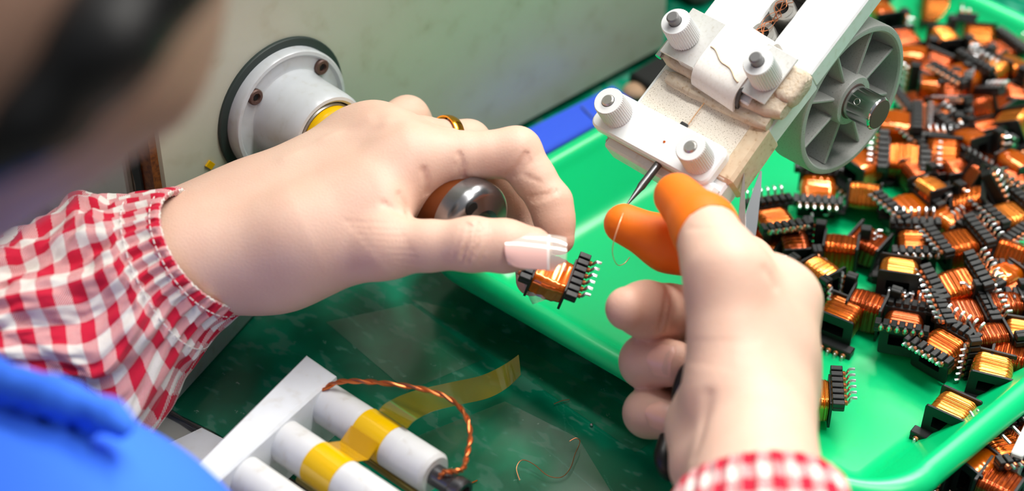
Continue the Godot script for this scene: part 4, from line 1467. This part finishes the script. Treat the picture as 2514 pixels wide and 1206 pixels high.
func build_person():
	skin_noise.seed = 6
	skin_noise.frequency = 0.09
	skin_noise.fractal_octaves = 3
	var P := thing("person", "worker in red gingham shirt and blue vest bending over the coil work", "person", Vector3.ZERO)
	var nets := []
	# ---- left hand: back of the hand up, fingers curled round the spindle's end, thumb towards us ----
	var thumb := pts([[640, 655, 0.606], [945, 608, 0.585], [1160, 600, 0.577], [1306, 608, 0.578]])
	var index := pts([[1010, 396, 0.603], [1268, 374, 0.604], [1352, 498, 0.602], [1372, 588, 0.601]])
	var middle := pts([[960, 350, 0.616], [1225, 400, 0.628], [1316, 555, 0.624], [1306, 688, 0.610]])
	var ring_f := pts([[915, 330, 0.627], [1150, 350, 0.652], [1212, 470, 0.655], [1170, 548, 0.640]])
	var pinky := pts([[862, 350, 0.634], [1000, 290, 0.660], [1062, 360, 0.675], [1070, 430, 0.668]])
	var mcs := [
		[pts([[480, 640, 0.600], [700, 600, 0.598], [1010, 394, 0.603]]), [0.0150, 0.0150, 0.0105]],
		[pts([[480, 600, 0.610], [960, 352, 0.616]]), [0.0148, 0.0102]],
		[pts([[480, 588, 0.617], [915, 332, 0.627]]), [0.0140, 0.0094]],
		[pts([[480, 580, 0.622], [600, 520, 0.626], [862, 352, 0.634]]), [0.0134, 0.0122, 0.0086]]]
	var chains := [[thumb], [index], [middle], [ring_f], [pinky], [pts([[300, 700, 0.60]])]]
	var bb := bounds(chains, 0.022)
	var f := Field.new(bb[0], bb[1], 0.0009)
	f.chain(pts([[280, 690, 0.590], [480, 640, 0.600], [640, 625, 0.601]]), [0.0150, 0.0142, 0.0138], 0.01, 0.012, 0.012)
	f.chain(pts([[280, 660, 0.612], [480, 588, 0.618], [620, 520, 0.622]]), [0.0150, 0.0134, 0.0120], 0.01, 0.016, 0.016)
	for m in mcs:
		f.chain(m[0], m[1], 0.01, 0.010, 0.010)
	f.chain(thumb.slice(0, 2), [0.0128, 0.0096], 0.008, 0.014, 0.010)
	# the fold of skin between thumb and index, and the heel of the hand
	f.chain(pts([[760, 580, 0.592], [930, 500, 0.594], [985, 470, 0.602]]), [0.0120, 0.0080, 0.0062], 0.008, 0.012, 0.012)
	f.chain(pts([[985, 440, 0.604], [990, 500, 0.606]]), [0.0075, 0.0055], 0.006, 0.006, 0.006)
	f.chain(pts([[700, 640, 0.612], [900, 560, 0.610]]), [0.0120, 0.0090], 0.008, 0.012, 0.012)
	f.chain([thumb[1], thumb[2].lerp(thumb[1], 0.5), thumb[2], thumb[2].lerp(thumb[3], 0.55), thumb[3]], [0.0086, 0.0078, 0.0083, 0.0081, 0.0066], 0.003, 0.006, 0.006)
	f.chain([middle[0], middle[1].lerp(middle[0], 0.5), middle[1], middle[2], middle[2].lerp(middle[3], 0.5), middle[3]], [0.0096, 0.0080, 0.0080, 0.0069, 0.0067, 0.0054], 0.003, 0.009, 0.0012)
	f.chain([ring_f[0], ring_f[1].lerp(ring_f[0], 0.5), ring_f[1], ring_f[2], ring_f[3]], [0.0090, 0.0074, 0.0077, 0.0065, 0.0056], 0.003, 0.010, 0.0012)
	f.chain(pinky, [0.0086, 0.0074, 0.0062, 0.0054], 0.004, 0.009, 0.0012)
	f.chain([index[0], index[1].lerp(index[0], 0.55), index[1], index[1].lerp(index[2], 0.5), index[2], index[2].lerp(index[3], 0.5), index[3]], [0.0102, 0.0081, 0.0081, 0.0068, 0.0068, 0.0062, 0.0052], 0.003, 0.009, 0.0012)
	# creases of the fingers, the folds over the thumb's joint, tendons
	for w in [[1128, 380, 1136, 436, 0.0008, 0.0010], [1120, 404, 1126, 434, 0.0007, 0.0005], [1040, 418, 1048, 474, 0.0009, 0.0012], [982, 478, 1008, 538, 0.0009, 0.0011], [942, 500, 990, 530, 0.0009, 0.0007],
			[1246, 434, 1292, 380, 0.0009, 0.0013], [1262, 436, 1302, 396, 0.0007, 0.0006], [1302, 484, 1366, 470, 0.0007, 0.0008], [1304, 494, 1350, 484, 0.0006, 0.0005], [1290, 432, 1322, 446, 0.0007, 0.0006]]:
		wrinkle(f, w[0], w[1], w[2], w[3], 0.60, w[4] * 1.2, w[5] * 0.75)
	for k in 9:
		var xx: float = [1132, 1141, 1150, 1158, 1167, 1176, 1186, 1122, 1196][k]
		wrinkle(f, xx + 12, 546 + 6 * (k % 3), xx - 3 - 3 * (k % 4), 648 - 16 * (k % 3), 0.575, 0.0006, [0.0006, 0.0010, 0.0007, 0.0009, 0.0005, 0.0006, 0.0004, 0.0004, 0.0003][k])
	for k in 9:
		wrinkle(f, 850 + k * 14, 545 + k * 15, 975 + k * 9, 548 + k * 17, 0.588, 0.0008, 0.00022)
	for k in 4:
		wrinkle(f, 700 + k * 50, 390 - k * 24, 900 + k * 22, 290 + k * 6, 0.61, 0.0030, 0.0004 if k % 2 else -0.0005)
	wrinkle(f, 1000, 250, 1040, 262, 0.65, 0.0008, 0.0003)
	nets.append(f.net())
	# ---- right hand: seen from above the thumb, fingers closed on the scissors' handles ----
	var rthumb := pts([[1790, 960, 0.532], [1783, 672, 0.541], [1728, 556, 0.560], [1662, 482, 0.578]])
	var rindex := pts([[1928, 742, 0.556], [1830, 650, 0.585], [1640, 600, 0.592], [1532, 550, 0.592]])
	var rmiddle := pts([[1918, 830, 0.572], [1800, 770, 0.602], [1640, 764, 0.590], [1540, 758, 0.576]])
	var rring := pts([[1900, 900, 0.582], [1760, 880, 0.608], [1590, 888, 0.588], [1654, 893, 0.581]])
	var rpinky := pts([[1890, 960, 0.590], [1750, 995, 0.606], [1592, 1014, 0.586], [1650, 1032, 0.579]])
	bb = bounds([[rthumb], [rindex], [rmiddle], [rring], [rpinky], [pts([[1850, 1290, 0.49]])]], 0.024)
	f = Field.new(bb[0], bb[1], 0.0009)
	f.chain(pts([[1880, 1300, 0.488], [1872, 1060, 0.522]]), [0.0175, 0.0146], 0.01, 0.008, 0.008)
	f.chain(pts([[1830, 1300, 0.500], [1818, 1080, 0.534], [1840, 980, 0.544]]), [0.0170, 0.0146, 0.0122], 0.01, 0.012, 0.012)
	for m in [[rindex, 0.0094], [rmiddle, 0.0100], [rring, 0.0105], [rpinky, 0.0105]]:
		f.chain([D(1850, 1030, 0.535), (m[0][0] as Vector3).lerp(D(1850, 1030, 0.535), 0.45), m[0][0]], [0.0128, 0.0115, m[1]], 0.01, 0.009, 0.009)
	f.chain(rthumb.slice(0, 2), [0.0118, 0.0104], 0.008, 0.009, 0.008)
	f.chain(pts([[1830, 960, 0.535], [1830, 760, 0.548], [1860, 690, 0.556]]), [0.0128, 0.0116, 0.0086], 0.008, 0.012, 0.012)
	f.chain(pts([[1735, 950, 0.552], [1712, 1050, 0.545], [1722, 1150, 0.530]]), [0.0070, 0.0078, 0.0090], 0.008, 0.008, 0.008)
	f.chain([rthumb[1], rthumb[1].lerp(rthumb[2], 0.5), rthumb[2], rthumb[3]], [0.0108, 0.0094, 0.0086, 0.0066], 0.006, 0.008, 0.004)
	f.chain(rindex, [0.0094, 0.0086, 0.0074, 0.0058], 0.004, 0.008, 0.001)
	f.chain([rmiddle[0], rmiddle[1], rmiddle[2], rmiddle[2].lerp(rmiddle[3], 0.55), rmiddle[3]], [0.0096, 0.0086, 0.0081, 0.0086, 0.0070], 0.004, 0.008, 0.001)
	f.chain(rring, [0.0096, 0.0086, 0.0084, 0.0074], 0.004, 0.008, 0.001)
	f.chain(rpinky, [0.0092, 0.0080, 0.0074, 0.0064], 0.004, 0.008, 0.001)
	for w in [[1642, 688, 1622, 806, 0.58, 0.0009, 0.0012], [1650, 692, 1636, 812, 0.58, 0.0007, 0.0008], [1540, 925, 1600, 950, 0.58, 0.0009, 0.0003], [1880, 664, 1904, 702, 0.55, 0.0016, 0.0007], [1738, 972, 1704, 1120, 0.54, 0.0018, 0.0009],
			[1606, 950, 1660, 955, 0.57, 0.0009, 0.0004], [1590, 846, 1640, 840, 0.57, 0.0008, 0.0003], [1690, 560, 1740, 560, 0.55, 0.0009, 0.0003]]:
		wrinkle(f, w[0], w[1], w[2], w[3], w[4], w[5] * 1.2, w[6] * 0.7)
	for k in 6:
		wrinkle(f, 1686, 834 + k * 11, 1790, 838 + k * 13, 0.535, 0.0010, 0.00014)
	var rnails := []
	for n in [[1600, 880, 1650, 890, 0.0100], [1596, 1012, 1638, 1028, 0.0086]]:
		var a := surf(f, n[0], n[1], 0.58)
		var b := surf(f, n[2], n[3], 0.58)
		var mid := surf(f, (n[0] + n[2]) / 2, (n[1] + n[3]) / 2, 0.58)
		var lift: Vector3 = mid[1] * 0.0003
		rnails.append([a[0] + lift, b[0] - a[0], mid[1], (b[0] - a[0]).length(), n[4]])
	nets.append(f.net())
	# ---- head, trunk and arms, mostly outside the frame ----
	var head := D(-375, -400, 0.345)
	var chest := D(60, 1640, 0.470)
	var neck := D(-760, 520, 0.42)
	var lsh := D(-900, 1250, 0.48)
	var lel := D(-800, 1010, 0.545)
	var rsh := D(800, 2150, 0.43)
	var rel := D(1950, 2350, 0.40)
	bb = bounds([[[head + U * 0.08 - R * 0.06, chest, lsh, lel, rsh, rel, chest - U * 0.3]]], 0.10)
	f = Field.new(bb[0], bb[1], 0.0065)
	f.chain([head - U * 0.012 + R * 0.004, head + U * 0.055 - R * 0.055 - BK * 0.01], [0.062, 0.084], 0.03, 0.02, 0.02)
	f.chain([head - U * 0.030 + R * 0.012 - BK * 0.01, head - U * 0.058 - BK * 0.014], [0.050, 0.024], 0.03, 0.03, 0.03)
	f.chain([head - BK * 0.066 + U * 0.006, head - BK * 0.082 - U * 0.012], [0.008, 0.010], 0.01, 0.012, 0.012)     # nose, on the side turned away
	f.chain([head - BK * 0.062 - U * 0.032, head - BK * 0.064 - U * 0.036 + R * 0.012], [0.008, 0.007], 0.008, 0.008, 0.008)   # lips
	f.chain([head - R * 0.05 - U * 0.01, neck], [0.045, 0.042], 0.03, 0.02, 0.02)
	f.chain([neck, D(-760, 1400, 0.47), chest, chest - Vector3(0, 0.16, 0) + BK * 0.03], [0.044, 0.050, 0.056, 0.066], 0.03, 0.03, 0.03)
	f.chain([lsh, lel, D(250, 690, 0.598)], [0.036, 0.025, 0.015], 0.01, 0.02, 0.02)
	f.chain([chest, rsh, rel, D(1880, 1420, 0.472)], [0.05, 0.04, 0.032, 0.014], 0.01, 0.03, 0.03)
	nets.append(f.net())
	# redder knuckles and fingertips, paler tendons
	var red := Color(0.70, 0.30, 0.21)
	for b in [[index[3], 0.011, 0.7], [index[2], 0.010, 0.22], [index[1], 0.011, 0.15], [thumb[3], 0.012, 0.45], [thumb[2], 0.010, 0.3], [middle[3], 0.012, 0.7], [D(1000, 490, 0.60), 0.012, 0.5], [rmiddle[3], 0.011, 0.5], [rring[3], 0.010, 0.6], [rring[2], 0.009, 0.4], [rpinky[3], 0.010, 0.55], [rpinky[2], 0.009, 0.4], [rmiddle[2], 0.009, 0.4], [D(900, 640, 0.58), 0.022, 0.14]]:
		blush.append([b[0], b[1], red, b[2]])
	blush.append([head, 0.16, Color(0.24, 0.125, 0.085), 1.0])
	blush.append([D(730, 335, 0.61), 0.02, Color(0.80, 0.60, 0.47), 0.5])
	part("body", net_mesh(nets, skin_tint), M.skin, P)
	# ---- nails ----
	var za: Vector3 = (thumb[3] - thumb[2]).normalized()
	var up := (BK * 0.93 + U * 0.34)
	up = (up - za * up.dot(za)).normalized()
	var T := Transform3D(Basis(up.cross(za), up, za), D(1250, 608, 0.5682))
	var nl := part("fingernail", nail_mesh(0.0180, 0.0118, 0.0022, 0.0005, 0.0, 0.70, 0.0), M.nail, P, T)
	nl.set_meta("label", "glossy pink thumbnail")
	part("nail_tip", nail_mesh(0.0180, 0.0118, 0.0022, 0.0004, 0.70, 1.0, 0.08), M.nail_clear, nl)
	part("nail_rim", nail_mesh(0.0180, 0.0118, 0.0022, 0.0006, 0.68, 0.72, 0.0), M.nail_edge, nl)
	nail(P, D(1292, 694, 0.6035), -U * 0.95 + R * 0.35, -R * 0.75 + BK * 0.55 - U * 0.3, 0.0075, 0.0078, M.nail_clear)
	for n in rnails:
		nail(P, n[0], n[1], n[2], n[3], n[4], M.nail_bare)
	# ---- gold ring ----
	var rdir: Vector3 = (ring_f[1] - ring_f[0]).normalized()
	var rc: Vector3 = ring_f[0].lerp(ring_f[1], 0.76)
	part("gold_ring", lathe([Vector2(0.0083, -0.0019), Vector2(0.0088, -0.0019), Vector2(0.0091, -0.001), Vector2(0.0092, 0.0), Vector2(0.0091, 0.001), Vector2(0.0088, 0.0019), Vector2(0.0083, 0.0019)], 48, 0), M.gold, P, along(rdir, BK, rc))
	# ---- orange finger cots on the right thumb and index ----
	for k in 2:
		var ch: Array = [[rthumb[1], rthumb[1].lerp(rthumb[2], 0.5), rthumb[2], rthumb[3]], rindex.slice(1)][k]
		var rr: Array = [[0.0108, 0.0094, 0.0086, 0.0066], [0.0086, 0.0074, 0.0058]][k]
		for i in rr.size():
			rr[i] += 0.0008
		bb = bounds([[ch]], 0.014)
		var fc := Field.new(bb[0], bb[1], 0.0011)
		fc.chain(ch, rr, 0.005, 0.002, 0.002)
		var tip: Vector3 = ch[-1]
		if k == 0:
			fc.clip(D(1727, 542, 0.552), (D(1662, 482, 0.572) - D(1727, 548, 0.552)).normalized())
			for i in 3:
				fc.groove([D(1690 - i * 9, 556 - i * 6, 0.548), D(1760 - i * 8, 515 - i * 8, 0.548)], 0.0009, 0.0003)
		else:
			fc.clip(rindex[1], (rindex[2] - rindex[1]).normalized())
		part("finger_cot", net_mesh([fc.net()]), M.cot, P)
	# ---- sleeves ----
	var ls := cloth_tube([
		[-420, 650, -240, 1120, 0.560, 0.034, 0.0], [-160, 625, 0, 1050, 0.575, 0.033, 0.0], [0, 596, 130, 1010, 0.585, 0.032, 0.0], [110, 540, 262, 1040, 0.592, 0.034, 0.0], [205, 486, 350, 1066, 0.598, 0.035, 0.1, 0, 0],
		[280, 490, 452, 925, 0.600, 0.033, 0.45, -12, 5], [322, 482, 492, 862, 0.600, 0.030, 0.95, -34, 10], [368, 474, 528, 812, 0.600, 0.0275, 1.0, -48, 14], [408, 465, 570, 776, 0.600, 0.0264, 1.0, -56, 16, 0.8], [428, 463, 588, 762, 0.600, 0.0262, 1.0, -60, 16, 0.3], [440, 468, 596, 752, 0.600, 0.0250, 1.0, -60, 16, 0.1], [430, 480, 580, 746, 0.600, 0.0232, 1.0, -58, 16, 0.1]],
		320, 5.0, 0.0375, [0.0080, 0.0028, 0.0018], 3)
	var lsn := part("shirt_sleeve", ls, M.gingham, P)
	for e in [[330, 480, 500, 856, 0.600, 0.0302, -34, 10], [412, 466, 574, 776, 0.600, 0.0270, -56, 16]]:
		stitches(lsn, e)
	var rs := cloth_tube([
		[1540, 1760, 2200, 1740, 0.440, 0.036, 0.0], [1580, 1540, 2160, 1520, 0.462, 0.033, 0.1, 0, -60], [1612, 1390, 2120, 1370, 0.480, 0.030, 0.4, 0, -90], [1632, 1290, 2096, 1275, 0.492, 0.027, 0.9, 0, -105], [1650, 1228, 2074, 1216, 0.500, 0.0248, 1.0, 0, -110], [1664, 1200, 2056, 1190, 0.503, 0.0236, 1.0, 0, -110, 0.5], [1676, 1202, 2044, 1194, 0.503, 0.0222, 1.0, 0, -106, 0.3], [1684, 1236, 2036, 1228, 0.499, 0.0212, 1.0, 0, -100, 0.3]],
		320, 5.0, 0.0375, [0.004, 0.002, 0.0015], 8)
	part("shirt_sleeve", rs, M.gingham, P)
	# ---- blue vest: the breast and a rolled edge above it ----
	bb = [D(-600, 2100, 0.52), D(700, 800, 0.40)]
	var vlo: Vector3 = Vector3.ONE * 9
	var vhi := -vlo
	for x in [-700, 800]:
		for y in [780, 2000]:
			for d in [0.38, 0.54]:
				vlo = vlo.min(D(x, y, d))
				vhi = vhi.max(D(x, y, d))
	f = Field.new(vlo, vhi, 0.0035)
	f.chain(pts([[-700, 1470, 0.465], [-60, 1620, 0.468], [60, 1690, 0.466], [100, 2040, 0.47]]), [0.060, 0.064, 0.064, 0.07], 0.02, 0.01, 0.01)
	f.chain(pts([[200, 1480, 0.452], [260, 1640, 0.450]]), [0.034, 0.038], 0.02, 0.02, 0.02)
	f.chain(pts([[-420, 900, 0.450], [-40, 925, 0.445], [140, 975, 0.440], [270, 1022, 0.436], [305, 1050, 0.434]]), [0.0058, 0.0055, 0.0048, 0.0040, 0.0036], 0.004, 0.0005, 0.0005)
	f.chain(pts([[-420, 960, 0.470], [60, 1010, 0.466], [300, 1060, 0.462]]), [0.007, 0.006, 0.005], 0.004, 0.002, 0.002)
	part("vest", net_mesh([f.net()]), M.vest, P)
	# ---- hair: a cap behind the temple and a lock in front of the ear ----
	f = Field.new(head - Vector3.ONE * 0.17, head + Vector3.ONE * 0.17, 0.005)
	f.chain([head + U * 0.040 - R * 0.055 - BK * 0.012, head + U * 0.085 - R * 0.10 - BK * 0.02], [0.088, 0.086], 0.03, 0.02, 0.02)
	f.chain(pts([[520, -330, 0.300], [400, -100, 0.290], [260, 110, 0.284], [100, 300, 0.286], [-90, 450, 0.294]]), [0.0095, 0.0090, 0.0080, 0.0062, 0.0040], 0.006, 0.008, 0.006)
	part("hair", net_mesh([f.net()]), M.hair, P)

func nail(P: Node3D, at: Vector3, z: Vector3, up: Vector3, ln: float, wd: float, m: Material):
	var za := z.normalized()
	var y := (up - za * up.dot(za)).normalized()
	part("fingernail", nail_mesh(ln, wd, 0.0018, 0.0005), m, P, Transform3D(Basis(y.cross(za), y, za), at))
